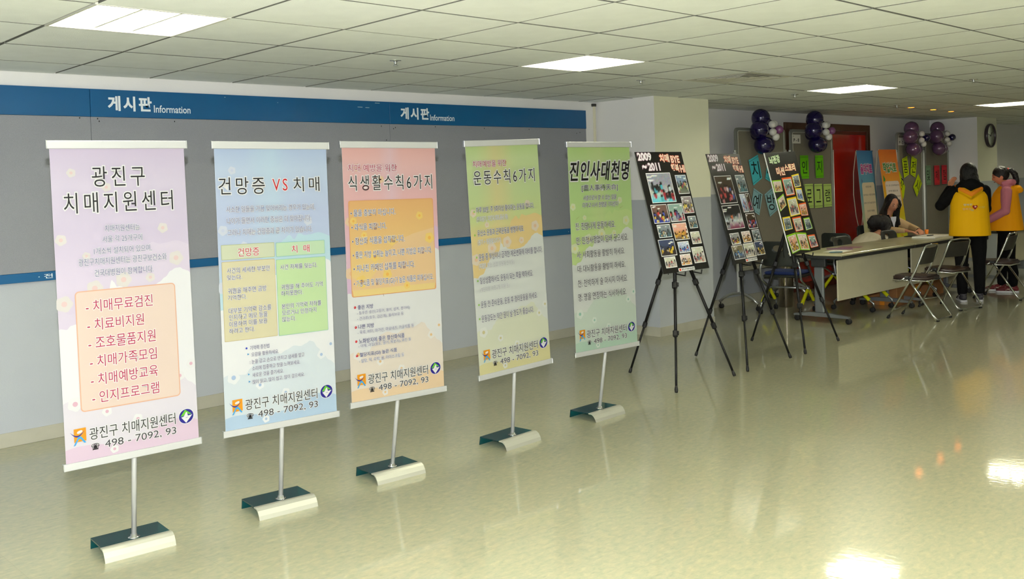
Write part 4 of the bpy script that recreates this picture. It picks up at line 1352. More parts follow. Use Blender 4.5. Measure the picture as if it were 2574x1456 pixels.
# ------------------------------------------------------------------ X-frame standing posters
def xposter(pose, label, top, title, tcol, lines, kind):
    cx, cy, cz, yw, lean, W, H = pose
    Mx = Matrix.Translation((cx, cy, cz)) @ Matrix.Rotation(yw, 4, 'Z') @ Matrix.Rotation(-lean, 4, 'X') @ Matrix.Translation((-W / 2, 0, -H / 2))
    t = thing('standing_poster', label, 'poster stand', (cx, cy, 0))
    sh = MB().box(0, W, 0, .0012, 0, H).build('poster_sheet', mat('white_vinyl', (238, 238, 240), .4), t, Matrix.Translation((-cx, -cy, 0)) @ Mx)
    p = Print()
    p.grad(0, W, top, 0)
    V = lambda v: v * H
    # rounded cream text panel
    pz0, pz1 = .42 if kind == 'b' else .52, .74
    p.rrect(W * .14, V(pz0), W * .92, V(pz1), .05, 2, (222, 208, 176) if kind == 'b' else (226, 214, 200))
    p.text(title, W * .15, W * .86, V(.85), V(.075), 4, tcol, off=.05, halo=(236, 232, 224), hoff=.07)
    n = len(lines)
    for k, s in enumerate(lines):
        w = min(.72, .055 * len(s) + .08) * W
        z = pz1 - .035 - (pz1 - pz0 - .06) * k / max(1, n - 1) * (1 if kind == 'b' else .85)
        p.text(s, W * .53 - w / 2, W * .53 + w / 2, V(z), .028, 4, (96, 84, 74), off=.01)
    if kind == 'b':
        p.disc(W * .16, V(.755), .02, .03, 3, (60, 80, 140), 10, lobes=3, amp=.3)
        p.poly([(W * .42, V(.32)), (W * .5, V(.36)), (W * .56, V(.33)), (W * .5, V(.27))], 4, (232, 180, 110))
        p.disc(W * .47, V(.24), .022, .06, 5, (90, 150, 90), 12)
        p.disc(W * .55, V(.235), .024, .06, 5, (180, 30, 50), 12)
        p.disc(W * .5, V(.17), .02, .05, 6, (220, 190, 40), 12)
        for k in range(9):
            a = pi * (.5 + k / 16.)
            p.disc(W * .5 + .18 * cos(a), V(.08) + .16 * sin(a), .012, .014, 4, (226, 96, 50), 8)
    else:
        p.disc(W * .12, V(.76), .03, .045, 3, (40, 140, 30), 12, lobes=3, amp=.3)
        for k in range(9):
            a = pi * (.0 + k / 16.)
            p.disc(W * .62 + .17 * cos(a), V(.16) + .25 * sin(a), .008, .02, 4, (220, 90, 40), 8)
        p.disc(W * .84, V(.15), .02, .022, 6, (40, 24, 20), 10)
        p.disc(W * .84, V(.1), .022, .05, 5, (214, 120, 70), 10)
        p.disc(W * .72, V(.07), .04, .05, 5, (130, 90, 150), 10, lobes=5, amp=.2)
        p.disc(W * .64, V(.04), .02, .04, 6, (60, 130, 50), 10)
    a = p.build('printed_artwork', M_print, sh); a.location = (0, -.0008, 0)
    # crossing rods behind
    L = Matrix.Translation((-cx, -cy, 0)) @ Mx
    hub = Vector((-.1, .1, .66) if kind == 'b' else (0, .18, .66))
    c4 = [L @ Vector((0.0, .004, H - .005)), L @ Vector((W, .004, H - .005)), L @ Vector((.01, .004, .01)), L @ Vector((W - .01, .004, .01))]
    for k, c in enumerate(c4):
        mid = (c + hub) / 2 + Vector((-.05 if k in (0, 2) else .05, .05, 0))
        pts = [c, c * .56 + hub * .44 + (mid - (c + hub) / 2), hub]
        MB().tube([c, c * .75 + hub * .25 + (mid - (c + hub) / 2) * .75, mid, c * .25 + hub * .75 + (mid - (c + hub) / 2) * .75, hub], .006, 8).build('rod', mat('cream_rod', (206, 196, 172), .4), t)
    MB().tube([hub, (hub.x + .02, hub.y + .1, .012)], .007, 8).build('rear_rod', mat('cream_rod', (0, 0, 0)), t)
    MB().lathe([(.03, -.06), (.045, -.03), (.045, .03), (.028, .06)], c=hub, n=14).build('hub', mat('cream_hub', (198, 190, 172), .5), t)
    for c in (c4[0], c4[1]):
        MB().sphere(c - Vector((0, .008, 0)), .011, 10, 6).build('corner_clip', M_chrome, t)
    return t
xposter((13.33, 6.43, 1.03, .089, .079, .61, 1.8), 'blue standing poster fading to cream, with a purple title, beside the red door',
        [(0, (228, 200, 130)), (.55, (220, 206, 150)), (.85, (170, 190, 150)), (1.15, (96, 150, 170)), (1.45, (84, 146, 178)), (1.6, (60, 126, 176)), (1.8, (50, 116, 172))],
        '음악치료', (170, 50, 130), ['전문강사와', '음악치료는 다양한 음악을', '통하여 인지기능을 향상하고', '건강한 마음을', '회복하도록 합니다'], 'b')
xposter((13.88, 6.31, 1.03, -.004, .12, .59, 1.83), 'orange and yellow standing poster with a green title, in front of the notice boards',
        [(0, (196, 208, 60)), (.6, (204, 206, 40)), (1.0, (214, 180, 10)), (1.3, (216, 150, 8)), (1.55, (214, 120, 14)), (1.83, (206, 104, 16))],
        '작업치료', (40, 120, 40), ['인지 · 신체 · 감각능력향상을 위한', '유익한 활동으로', '각종 재료와 도구를 다루어 봄으로써', '즐거운 작업과 성취를 가능하게 함'], 'o')

# ------------------------------------------------------------------ long tables
M_top = mat('beige_laminate_top', (190, 184, 146), .3, coat=.2, noise=.04, nscale=14)
M_panel = mat('cream_modesty_panel', (200, 194, 166), .5, noise=.03, nscale=10)
M_dark = mat('charcoal_plastic', (42, 44, 44), .5)
M_steel = mat('grey_steel_leg', (128, 132, 134), .35, .55)

def table(xa, L, label):
    t = thing('folding_table', label, 'table', (xa, 4.86, 0), group='long beige tables placed end to end')
    D = .625
    MB().box(0, L, 0, D, .728, .752, bev=.005).build('tabletop', M_top, t)
    MB().box(.008, L - .008, .008, D - .008, .694, .7275, bev=.003).build('under_rail', M_dark, t)
    MB().box(.07, L - .02, .085, .1, .245, .68, bev=.002).build('modesty_panel', M_panel, t)
    for x in (.1, L - .16):
        MB().box(x - .03, x + .03, .23, .40, .6, .694, bev=.01).build('bracket', M_dark, t)
        MB().box(x - .022, x + .022, .26, .37, .10, .6, bev=.012).build('leg_column', M_steel, t)
        fb = MB().prism([(-.02, .06), (.62, .06), (.62, .078), (.42, .104), (.18, .104), (-.02, .078)], x - .024, x + .024,
                        M=Matrix(((0, 0, 1, 0), (1, 0, 0, 0), (0, 1, 0, 0), (0, 0, 0, 1)))).build('foot_bar', M_steel, t)
        for y in (.0, .6):
            caster(x, y, fb, r=.03, mi=M_rubber, top=.066)
    return t
table(9.4, 1.8, 'long beige table with cream front panel, nearest to the tripod easels')
table(11.21, 1.72, 'long beige table continuing to the right, ending beside the standing woman in black sleeves')
table(14.0, 1.8, 'beige table beyond the woman in pink sleeves, at the right edge')

def flat(name, label, cat, x0, x1, y0, y1, z, h, mt, rz=0.0, group=None, bev=.0005):
    o = MB().box(-(x1 - x0) / 2, (x1 - x0) / 2, -(y1 - y0) / 2, (y1 - y0) / 2, 0, h, bev=bev).build(name, mt)
    o.location = ((x0 + x1) / 2, (y0 + y1) / 2, z); o.rotation_euler = (0, 0, rz)
    return tag(o, label, cat, group)
M_sheet = mat('white_paper_sheet', (232, 230, 218), .7)
flat('paper_sheet', 'white paper sheet on the near end of the first table', 'paper', 9.62, 9.92, 4.99, 5.2, .7525, .002, M_sheet, .1)
flat('leaflet', 'purple printed leaflet beside the white sheet on the first table', 'leaflet', 9.98, 10.2, 5.1, 5.38, .7525, .0015, mat('purple_leaflet', (140, 98, 130), .5, noise=.3, nscale=14), .5)
flat('leaflet', 'mauve leaflet lying farther along the first table', 'leaflet', 10.25, 10.45, 5.12, 5.36, .7525, .0015, mat('mauve_leaflet', (150, 104, 116), .5, noise=.3, nscale=12), .2)
pn = MB().tube([(-.07, 0, .006), (.055, 0, .006), (.072, 0, .006)], [.0055, .0055, .002], 8).build('pen', mat('teal_pen', (40, 90, 110), .3))
pn.location = (9.58, 5.02, .7525); pn.rotation_euler = (0, 0, 2.3); tag(pn, 'dark teal pen beside the white sheet at the corner of the first table', 'pen')
pn2 = MB().tube([(-.07, 0, .006), (.055, 0, .006), (.072, 0, .006)], [.0055, .0055, .002], 8).build('pen', M_blackp)
pn2.location = (12.2, 5.1, .7725); pn2.rotation_euler = (0, 0, -.2); tag(pn2, 'black pen lying on the stack of cream booklets', 'pen')
flat('booklet_stack', 'low stack of cream booklets on the second table', 'booklets', 12.0, 12.5, 4.98, 5.26, .7525, .019, M_sheet, .05, bev=.002)
flat('leaflet', 'mauve leaflet near the far corner of the second table', 'leaflet', 12.5, 12.78, 5.22, 5.42, .7525, .0015, mat('mauve_leaflet', (0, 0, 0)), .1)
flat('clipboard', 'black clipboard at the far edge of the second table', 'clipboard', 12.2, 12.45, 5.3, 5.46, .7525, .008, M_blackp, .2)

# boxes under and on the tables
def carton(x0, x1, y0, y1, h, label, mt, tape, z=0):
    t = thing('carton', label, 'box', ((x0 + x1) / 2, (y0 + y1) / 2, z))
    w, d = (x1 - x0) / 2, (y1 - y0) / 2
    MB().box(-w, w, -d, d, 0, h, bev=.003).build('body', mt, t)
    MB().box(-w - .001, w + .001, -.03, .03, .002, h + .001).build('tape', tape, t)
    for s in (-1, 1):
        MB().box(-w, w, min(s * .002, s * d), max(s * .002, s * d), h + .0005, h + .004).build('flap', mt, t)
M_card = mat('brown_cardboard', (142, 96, 52), .85, noise=.08, nscale=20)
M_tape = mat('orange_tape', (205, 125, 30), .3)
carton(11.1, 11.62, 5.05, 5.42, .22, 'brown cardboard box under the joint of the two long tables', M_card, M_tape)
carton(12.27, 12.62, 5.12, 5.48, .2, 'brown cardboard box under the far end of the second table', M_card, M_tape)
carton(14.15, 14.55, 5.0, 5.35, .18, 'white carton on the table at the right edge, behind the woman in pink sleeves', mat('white_card', (200, 198, 186), .7), M_dark, z=.753)
carton(14.75, 15.1, 5.0, 5.3, .26, 'black box on the table at the right edge', M_blackp, M_dark, z=.753)
sk = MB().prism([(-.1, -.05), (.1, -.05), (.12, .05), (-.08, .07)], 0, .05).build('snack_packet', mat('yellow_red_packet', (220, 190, 20), .3, noise=.6, nscale=6))
sk.location = (14.3, 4.93, .753); tag(sk, 'yellow and red packet on the table at the right edge', 'packet')

# ------------------------------------------------------------------ wheeled shell chairs
M_shell = mat('dark_green_grey_shell', (38, 42, 38), .45)
M_navy = mat('navy_seat_fabric', (16, 38, 92), .85)
M_wrap = mat('yellow_plastic_wrap', (205, 205, 20), .25, coat=.3)
M_silver = mat('silver_tube', (182, 186, 188), .25, .8)

def shell_chair(label, loc, rz, pad=None, group='wheeled shell chairs'):
    t = thing('wheeled_chair', label, 'chair', loc, rz, group=group)
    # backrest: curved rounded shell with a grip hole
    nu, nv = 15, 11
    def P(u, v, off):
        z = .56 + .29 * v
        taper = 1 - .12 * v
        x = (u - .5) * .47 * taper
        y = -.21 - .05 * v - .035 * (1 - (2 * u - 1) ** 2) + off
        return (x, y, z)
    def inside(u, v):
        if v > .8:
            e = (v - .8) / .2
            if abs(2 * u - 1) > 1 - .28 * (1 - math.sqrt(max(0, 1 - e * e))) - .02:
                return False
        if v < .2:
            e = (.2 - v) / .2
            if abs(2 * u - 1) > 1 - .28 * (1 - math.sqrt(max(0, 1 - e * e))) - .02:
                return False
        return ((u - .5) / .13) ** 2 + ((v - .74) / .12) ** 2 > 1
    nu, nv = 28, 20
    vs = []; fs = []; idx = {}
    def vid(i, j, k):
        if (i, j, k) not in idx:
            u, v = i / nu, j / nv
            # snap to the rounded outline
            if v > .8:
                e = (v - .8) / .2; lim = 1 - .28 * (1 - math.sqrt(max(0, 1 - e * e)))
            elif v < .2:
                e = (.2 - v) / .2; lim = 1 - .28 * (1 - math.sqrt(max(0, 1 - e * e)))
            else:
                lim = 1
            uu = .5 + (u - .5) * lim
            around = [((i + a_ + .5) / nu, (j + b_ + .5) / nv) for a_ in (-1, 0) for b_ in (-1, 0)]
            ins = [((a_ - .5) / .14) ** 2 + ((b_ - .72) / .13) ** 2 <= 1 for a_, b_ in around]
            if any(ins) and not all(ins):      # edge of the grip hole
                q = math.sqrt(((uu - .5) / .14) ** 2 + ((v - .72) / .13) ** 2)
                uu = .5 + (uu - .5) / q; v = .72 + (v - .72) / q
            idx[(i, j, k)] = len(vs); vs.append(P(uu, v, -.006 if k == 0 else .006))
        return idx[(i, j, k)]
    cells = set()
    for i in range(nu):
        for j in range(nv):
            u, v = (i + .5) / nu, (j + .5) / nv
            if ((u - .5) / .14) ** 2 + ((v - .72) / .13) ** 2 > 1:
                cells.add((i, j))
    for (i, j) in cells:
        fs.append([vid(i, j, 0), vid(i + 1, j, 0), vid(i + 1, j + 1, 0), vid(i, j + 1, 0)])
        fs.append([vid(i, j, 1), vid(i, j + 1, 1), vid(i + 1, j + 1, 1), vid(i + 1, j, 1)])
        for (di, dj, a, b_) in ((-1, 0, (0, 0), (0, 1)), (1, 0, (1, 1), (1, 0)), (0, -1, (1, 0), (0, 0)), (0, 1, (0, 1), (1, 1))):
            if (i + di, j + dj) not in cells:
                fs.append([vid(i + a[0], j + a[1], 0), vid(i + b_[0], j + b_[1], 0), vid(i + b_[0], j + b_[1], 1), vid(i + a[0], j + a[1], 1)])
    MB().add(vs, fs, 0, True).build('backrest', M_shell, t)
    MB().box(-.225, .225, -.2, .24, .425, .455, bev=.014).build('seat', M_shell, t)
    MB().box(-.215, .215, -.18, .23, .4555, .49, bev=.016).build('seat_pad', pad or M_shell, t)
    for s in (-1, 1):
        x = s * .235
        MB().tube([(x * .86, -.232, .64), (x, -.235, .54), (x, -.215, .42), (x, -.17, .385), (x, .02, .30)], .0125, 10).build('side_frame', M_silver, t)
        MB().lathe([(.0, -.016), (.03, -.014), (.03, .014), (.0, .016)], c=(x, .02, .29), axis='x', n=18).build('hub_disc', M_silver, t)
        for y in (-.24, .24):
            lg = MB().tube([(x, .02, .29), (x, y * .86, .125), (x, y, .1), (x, y, .07)], .0125, 10).build('leg', M_silver, t)
            MB().tube([(x, .02 + (y * .86 - .02) * .12, .27), (x, y * .80, .136)], [.019, .021], 10, smooth=False).build('plastic_wrap', M_wrap, lg)
            caster(x, y, lg, r=.028, top=.075)
    MB().tube([(-.235, .02, .29), (.235, .02, .29)], .012, 10).build('cross_tube', M_silver, t)
    return t
shell_chair('wheeled chair with navy seat and yellow-wrapped legs, seen from behind the third easel', (9.98, 5.84, 0), rad(-80), pad=M_navy)
shell_chair('dark shell chair tucked behind the first table, its grip hole showing red', (10.72, 5.285, 0), rad(180))
shell_chair('dark shell chair tucked behind the table, directly in front of the bending person', (11.97, 5.285, 0), rad(180))
shell_chair('dark shell chair under the bending person in beige', (11.58, 5.9, 0), rad(-97))
shell_chair('dark shell chair under the seated woman with long hair and glasses', (13.05, 6.14, 0), rad(158))

# waste bin with polished body behind the navy seat
t = thing('steel_bin', 'small cylindrical polished steel bin behind the navy wheeled chair', 'bin', (10.42, 6.12, 0))
MB().lathe([(.085, 0), (.09, .01), (.09, .56), (.093, .57), (.088, .575), (.08, .56), (.078, .03)], n=28).build('body', mat('polished_steel', (170, 160, 150), .15, 1.0), t)
MB().lathe([(.095, .565), (.095, .6), (.06, .615), (.0, .62)], n=28).build('lid', M_blackp, t)

# ------------------------------------------------------------------ folding chairs
M_seat = mat('dark_brown_vinyl', (44, 28, 24), .35, coat=.15)
M_bkr = mat('dark_back_panel', (34, 32, 28), .5)
def arc(c, r, a0, a1, n, f):
    return [f(c[0] + r * cos(rad(a0 + (a1 - a0) * k / n)), c[1] + r * sin(rad(a0 + (a1 - a0) * k / n))) for k in range(n + 1)]
def folding_chair():
    t = thing('folding_chair', '', 'chair', (0, 0, 0), group='chrome folding chairs in front of the tables')
    w = .2
    # front legs run up through the seat into the back frame
    up_ = []
    def fr(s):
        return [(s * w, .25, .012), (s * w, .0, .43), (s * w, -.055, .53), (s * w * .97, -.13, .72)]
    top = [(-w * .97, -.13, .72), (-w * .93, -.15, .775), (-w * .78, -.158, .80), (0, -.16, .806), (w * .78, -.158, .80), (w * .93, -.15, .775), (w * .97, -.13, .72)]
    MB().tube(fr(-1)[:-1] + top + fr(1)[::-1][1:], .0115, 10).build('back_frame', M_chrome, t)
    lower = [(-w, .03, .47), (-w, -.235, .07), (-w, -.262, .035), (-w * .86, -.274, .018), (w * .86, -.274, .018), (w, -.262, .035), (w, -.235, .07), (w, .03, .47)]
    lower = [(a * 1.09 if abs(a) > .1 else a, b_, c) for a, b_, c in lower]
    MB().tube(lower, .011, 10).build('rear_leg_frame', M_chrome, t)
    for s in (-1, 1):
        MB().tube([(s * w, .238, .03), (s * w, .257, .0)], .015, 10).build('foot_cap', M_rubber, t)
        MB().tube([(s * w * .98, -.274, .008), (s * w * .8, -.274, .008)], .0125, 8).build('foot_cap', M_rubber, t)
        MB().box(s * w - .016 + s * .02, s * w + .016 + s * .02, -.0, .05, .445, .475, bev=.006).build('pivot_bracket', M_dark, t)
        MB().tube([(s * w * 1.05, .04, .46), (s * w * 1.05, .1, .425), (s * w * 1.05, .16, .415)], .008, 8).build('link_arm', M_chrome, t)
    MB().tube([(-w * .9, .19, .1), (w * .9, .19, .1)], .007, 8).build('cross_rod', M_chrome, t)
    sp = []
    for (x, y) in ((w * .82, -.17), (w * .9, .12), (w * .8, .2), (w * .5, .225), (-w * .5, .225), (-w * .8, .2), (-w * .9, .12), (-w * .82, -.17)):
        sp.append((x, y))
    sp = [(x, y) for x, y in sp]
    b = MB().prism(sp[::1], .43, .462, smooth=True)
    inner = [(x * .93, y * .93) for x, y in sp]
    b.prism(inner, .462, .474)
    b.build('seat_pad', M_seat, t)
    rim = MB().tube([(x * 1.01, y * 1.01, .424) for x, y in sp], .008, 8, close=True)
    rim.build('seat_rim', M_chrome, t)
    # curved back panel
    vs = []; n = 10
    for off in (-.012, .008):
        for zz in (0, 1):
            for k in range(n + 1):
                u = k / n * 2 - 1
                z = .60 + .175 * zz
                y = -.088 - (z - .6) * .32 - .02 * (1 - u * u) + off
                vs.append((u * w * .93 * (1 if zz == 0 else .95), y, z))
    fs = []
    m_ = n + 1
    for k in range(n):
        fs += [(k, k + 1, m_ + k + 1, m_ + k), (2 * m_ + k, 3 * m_ + k, 3 * m_ + k + 1, 2 * m_ + k + 1), (k, 2 * m_ + k, 2 * m_ + k + 1, k + 1), (m_ + k, m_ + k + 1, 3 * m_ + k + 1, 3 * m_ + k)]
    fs += [(0, m_, 3 * m_, 2 * m_), (n, 2 * m_ + n, 3 * m_ + n, m_ + n)]
    MB().add(vs, fs, 0, False).build('backrest', M_bkr, t)
    return t
fc = folding_chair()
for k, (x, y, a, lab) in enumerate(((10.34, 4.47, 2, 'chrome folding chair with brown seat, leftmost of three, before the table panel'),
                                    (11.32, 4.53, -14, 'chrome folding chair in front of the woman with black sleeves'),
                                    (12.47, 4.36, 2, 'chrome folding chair at the right edge, beside the woman in pink sleeves'))):
    o = fc if k == 0 else copy_tree(fc)
    o.location = (x, y, 0); o.rotation_euler = (0, 0, rad(a)); o['label'] = lab

# ------------------------------------------------------------------ wall clock on the far column
t = thing('wall_clock', 'round wall clock with dark rim and pale face on the far column', 'clock', (16.74, 6.0, 2.15))
MB().lathe([(.19, 0), (.2, -.02), (.198, -.05), (.186, -.058), (.176, -.05), (.174, -.03)], axis='y', n=48, cap=False).build('rim', mat('dark_plum_rim', (52, 42, 50), .3), t)
MB().lathe([(.0, -.03), (.175, -.03), (.18, -.005), (0, -.004)][::-1], axis='y', n=48).build('face', mat('pale_dial', (200, 210, 190), .25, coat=.5), t)
hd = MB()
for k in range(12):
    a = pi * k / 6
    Mr = Matrix.Rotation(-a, 4, 'Y')
    hd.box(-.003, .003, -.0315, -.0305, .14 if k % 3 else .13, .158, M=Mr)
hd.build('hour_marks', M_blackp, t)
for a, l, w in ((48, .085, .0055), (-75, .125, .004)):
    MB().box(-w, w, -.034, -.0325, -.02, l, M=Matrix.Rotation(rad(a), 4, 'Y')).build('hand', M_blackp, t)
MB().lathe([(.01, -.036), (.01, -.031)][::-1], axis='y', n=14).build('spindle_cap', M_blackp, t)

# ------------------------------------------------------------------ people
def fuse(mb, name, mats, parent, voxel=.009, smooth=3, assign=None, M=None):
    me = mb.mesh('tmp', mats[0])
    o = bpy.data.objects.new('tmp', me); COL.objects.link(o)
    r = o.modifiers.new('r', 'REMESH'); r.mode = 'VOXEL'; r.voxel_size = voxel; r.use_smooth_shade = True
    s = o.modifiers.new('s', 'SMOOTH'); s.iterations = smooth; s.factor = .5
    dg = bpy.context.evaluated_depsgraph_get()
    m2 = bpy.data.meshes.new_from_object(o.evaluated_get(dg))
    bpy.data.objects.remove(o)
    m2.materials.clear()
    for q in mats:
        m2.materials.append(q)
    if assign:
        m2.polygons.foreach_set('material_index', [assign(p.center) for p in m2.polygons])
    m2.polygons.foreach_set('use_smooth', [True] * len(m2.polygons))
    m2.name = name
    ob = bpy.data.objects.new(name, m2); COL.objects.link(ob); ob.parent = parent
    if M is not None:
        ob.matrix_local = M
    return ob

def limb(mb, pts, rs, n=14):
    """tapered limb with rounded joints"""
    mb.tube(pts, rs, n)
    for p, r in zip(pts, rs):
        q = r if not isinstance(r, (tuple, list)) else r[0]
        mb.sphere(p, q * .99, 14, 10)

def head(mb, c, Mr, s=1.0):
    """face looks to +y before Mr"""
    nu, nv = 40, 30
    vs = []; fs = []
    for i in range(nv + 1):
        ph = pi * i / nv
        for k in range(nu):
            th = 2 * pi * k / nu
            x = sin(ph) * cos(th); y = sin(ph) * sin(th); z = -cos(ph)
            X, Y, Z = x * .076, y * .094, z * .114
            if z < 0:                                   # jaw narrows, chin comes forward
                X *= 1 - .36 * (-z) ** 1.5
                Y = Y * (1 - .28 * (-z) ** 1.6) + .018 * (-z) ** 2
            if z > 0 and y < 0:
                Y *= 1.08
            if y > 0:
                fz = lambda z0, w: math.exp(-((z - z0) / w) ** 2)
                fx = lambda x0, w: math.exp(-((x - x0) / w) ** 2)
                Y += .021 * fz(-.2, .13) * fx(0, .13) * y + .012 * fz(-.02, .16) * fx(0, .11) * y   # nose
                Y -= .010 * fz(.06, .12) * (fx(.42, .2) + fx(-.42, .2)) * y                       # eye sockets
                Y += .006 * fz(-.52, .07) * fx(0, .28) * y                                        # lips
                Y -= .005 * fz(-.66, .06) * fx(0, .3) * y
                Y += .004 * fz(-.25, .2) * (fx(.5, .2) + fx(-.5, .2)) * y                         # cheeks
            vs.append(Mr @ Vector((X * s, Y * s, Z * s)) + Vector(c))
    for i in range(nv):
        for k in range(nu):
            fs.append((i * nu + k, i * nu + (k + 1) % nu, (i + 1) * nu + (k + 1) % nu, (i + 1) * nu + k))
    mb.add(vs, fs, 0, True)
    for sx in (-1, 1):
        mb.sphere(Mr @ Vector((sx * .077 * s, -.005 * s, -.012 * s)) + Vector(c), (.011 * s, .018 * s, .029 * s), 10, 8, M=Mr.to_3x3().to_4x4() if len(Mr) == 3 else Mr)

def face_parts(par, c, Mr, s, skin_lip, glasses=False):
    L = lambda x, y, z: Mr @ Vector((x * s, y * s, z * s)) + Vector(c)
    for sx in (-1, 1):
        e = MB().sphere((0, 0, 0), (.0135 * s, .006 * s, .0052 * s), 12, 8)
        e.v = [tuple(L(sx * .030 + p[0] / s, .0815 + p[1] / s, .006 + p[2] / s)) for p in e.v]
        e.build('eye', mat('eye_dark', (26, 18, 16), .2), par)
        b = MB().tube([L(sx * .014, .0875, .026), L(sx * .03, .0865, .031), L(sx * .047, .077, .026)], [.0026 * s, .0032 * s, .0018 * s], 8)
        b.build('eyebrow', mat('brow_dark', (30, 22, 20), .6), par)
    l = MB().tube([L(-.021, .084, -.0595), L(-.008, .0925, -.058), L(.008, .0925, -.058), L(.021, .084, -.0595)], [.0022 * s, .0048 * s, .0048 * s, .0022 * s], 8)
    l.build('lips', mat('lips', skin_lip, .4), par)
    if glasses:
        for sx in (-1, 1):
            pts = []
            for k in range(16):
                a = 2 * pi * k / 16
                pts.append(L(sx * .031 + .024 * cos(a), .099 - .004 * abs(cos(a)), .002 + .0165 * sin(a)))
            MB().tube(pts, .0012, 6, close=True).build('spectacle_rim', M_chrome, par)
            MB().tube([L(sx * .055, .095, .006), L(sx * .074, .06, .006), L(sx * .079, -.0, .0)], .0012, 6).build('spectacle_temple', M_chrome, par)
        MB().tube([L(-.008, .1, .006), L(0, .103, .008), L(.008, .1, .006)], .0012, 6).build('spectacle_bridge', M_chrome, par)

def hand(mb, wrist, d, palm_n, side, curl=.5, s=1.0, r0=.0095):
    """wrist point, direction of the fingers, palm normal, side=+1 right hand"""
    d = Vector(d).normalized(); n = Vector(palm_n).normalized()
    n = (n - d * n.dot(d)).normalized(); a = d.cross(n) * side      # across, towards the thumb
    w = Vector(wrist)
    k = w + d * .088 * s
    for off in (-.03, -.01, .012, .031):
        mb.tube([w + a * off * .45 * s, k + a * off * s], [.016 * s, .0125 * s], 8)
        mb.sphere(k + a * off * s, .0125 * s, 8, 6)
    for off, ln in ((.031, .068), (.0105, .077), (-.0105, .071), (-.031, .056)):
        p = k + a * off * s
        pts = [p]; dd = d.copy()
        for q, f in ((.45, .45), (.3, 1.0), (.25, .9)):
            dd = (dd * cos(curl * f) + n * sin(curl * f)).normalized()
            pts.append(pts[-1] + dd * ln * q * s * 1.05)
        rr = [r0 * s, r0 * .92 * s, r0 * .85 * s, r0 * .7 * s]
        mb.tube(pts, rr, 8)
        for q, r_ in zip(pts, rr):
            mb.sphere(q, r_, 8, 6)
    p0 = w + d * .028 * s + a * .028 * s
    p1 = p0 + (d * .55 + a * .75 + n * .25).normalized() * .036 * s
    p2 = p1 + (d * .85 + a * .3 + n * .4).normalized() * .03 * s
    p3 = p2 + (d * .9 + n * .45).normalized() * .022 * s
    mb.tube([p0, p1, p2, p3], [.015 * s, .0115 * s, .0105 * s, .008 * s], 8)
    for q, r_ in ((p1, .0115), (p2, .0105), (p3, .008)):
        mb.sphere(q, r_ * s, 8, 6)

def sneaker(par, x, y, rz, mt, sole, acc=None, z=0.0):
    M_ = Matrix.Translation((x, y, z)) @ Matrix.Rotation(rz, 4, 'Z')
    out = [(.036, -.085), (.042, -.03), (.038, .03), (.047, .09), (.042, .14), (.02, .168), (-.012, .17), (-.036, .145), (-.042, .09), (-.034, .03), (-.038, -.03), (-.034, -.085), (0, -.1)]
    MB().prism(out, 0, .026, smooth=True).build('sole', sole, par, M_)
    u = MB()
    u.tube([(0, -.06, .055), (0, 0, .058), (0, .06, .05), (0, .12, .038), (0, .15, .032)], [(.034, .042), (.037, .045), (.034, .036), (.028, .036), (.016, .028)], 16, upv=(0, 0, 1))
    u.tube([(0, -.035, .05), (0, -.045, .105)], [(.04, .036), (.038, .044)], 14, upv=(0, 1, 0))
    u.sphere((0, .14, .034), (.036, .03, .02)); u.sphere((0, -.06, .05), (.036, .036, .036))
    for v in range(len(u.v)):
        if u.v[v][2] < .012:
            u.v[v] = (u.v[v][0], u.v[v][1], .012)
    sh = fuse(u, 'shoe', [mt], par, voxel=.006, smooth=2, M=M_)
    if acc:
        for s in (-1, 1):
            MB().tube([(s * .036, .06, .036), (s * .041, .02, .05), (s * .04, -.02, .075)], .003, 6).build('stripe', acc, sh)
            MB().tube([(s * .041, .0, .035), (s * .04, .03, .05), (s * .02, .065, .078)], .003, 6).build('stripe', acc, sh)
        for q in range(3):
            MB().tube([(-.018, .05 + q * .02, .081 - q * .008), (.018, .055 + q * .02, .081 - q * .008)], .0025, 6).build('lace', acc, sh)

SKIN = mat('skin', (196, 136, 104), .5, spec=.35)
SKIN2 = mat('skin_warm', (206, 128, 96), .5, spec=.35)
HAIR = mat('black_hair', (12, 10, 9), .5, spec=.4, noise=.3, nscale=60, bump=.9, bscale=110, bdist=.02, stretch=(1, 1, .07))
HAIR2 = mat('dark_brown_hair', (24, 19, 16), .5, spec=.4, noise=.3, nscale=60, bump=.9, bscale=110, bdist=.02, stretch=(.3, .3, .3))
M_blk = mat('black_cloth', (9, 9, 10), .9, spec=.15)
M_vest = mat('yellow_vest_cloth', (226, 170, 0), .75, spec=.2, bump=.2, bscale=10)
M_vest2 = mat('amber_vest_cloth', (240, 160, 4), .75, spec=.2, bump=.2, bscale=10)
M_pink = mat('dusty_pink_knit', (196, 120, 134), .9, spec=.1, bump=.3, bscale=60)
M_beige = mat('beige_knit', (198, 168, 124), .9, spec=.1, bump=.3, bscale=60)
M_whitec = mat('white_cotton', (210, 212, 222), .8)

def ellring(cx, cy, z, a, b, n=22, tilt=0.0):
    return [(cx + a * cos(2 * pi * k / n), cy + b * sin(2 * pi * k / n), z + tilt * sin(2 * pi * k / n)) for k in range(n)]

def loft(mb, rings, cap=True):
    n = len(rings[0]); vs = [p for r in rings for p in r]; fs = []
    for i in range(len(rings) - 1):
        for k in range(n):
            fs.append((i * n + k, i * n + (k + 1) % n, (i + 1) * n + (k + 1) % n, (i + 1) * n + k))
    if cap:
        fs.append(tuple(range(n))[::-1]); fs.append(tuple(range((len(rings) - 1) * n, len(rings) * n)))
    mb.add(vs, fs, 0, True)

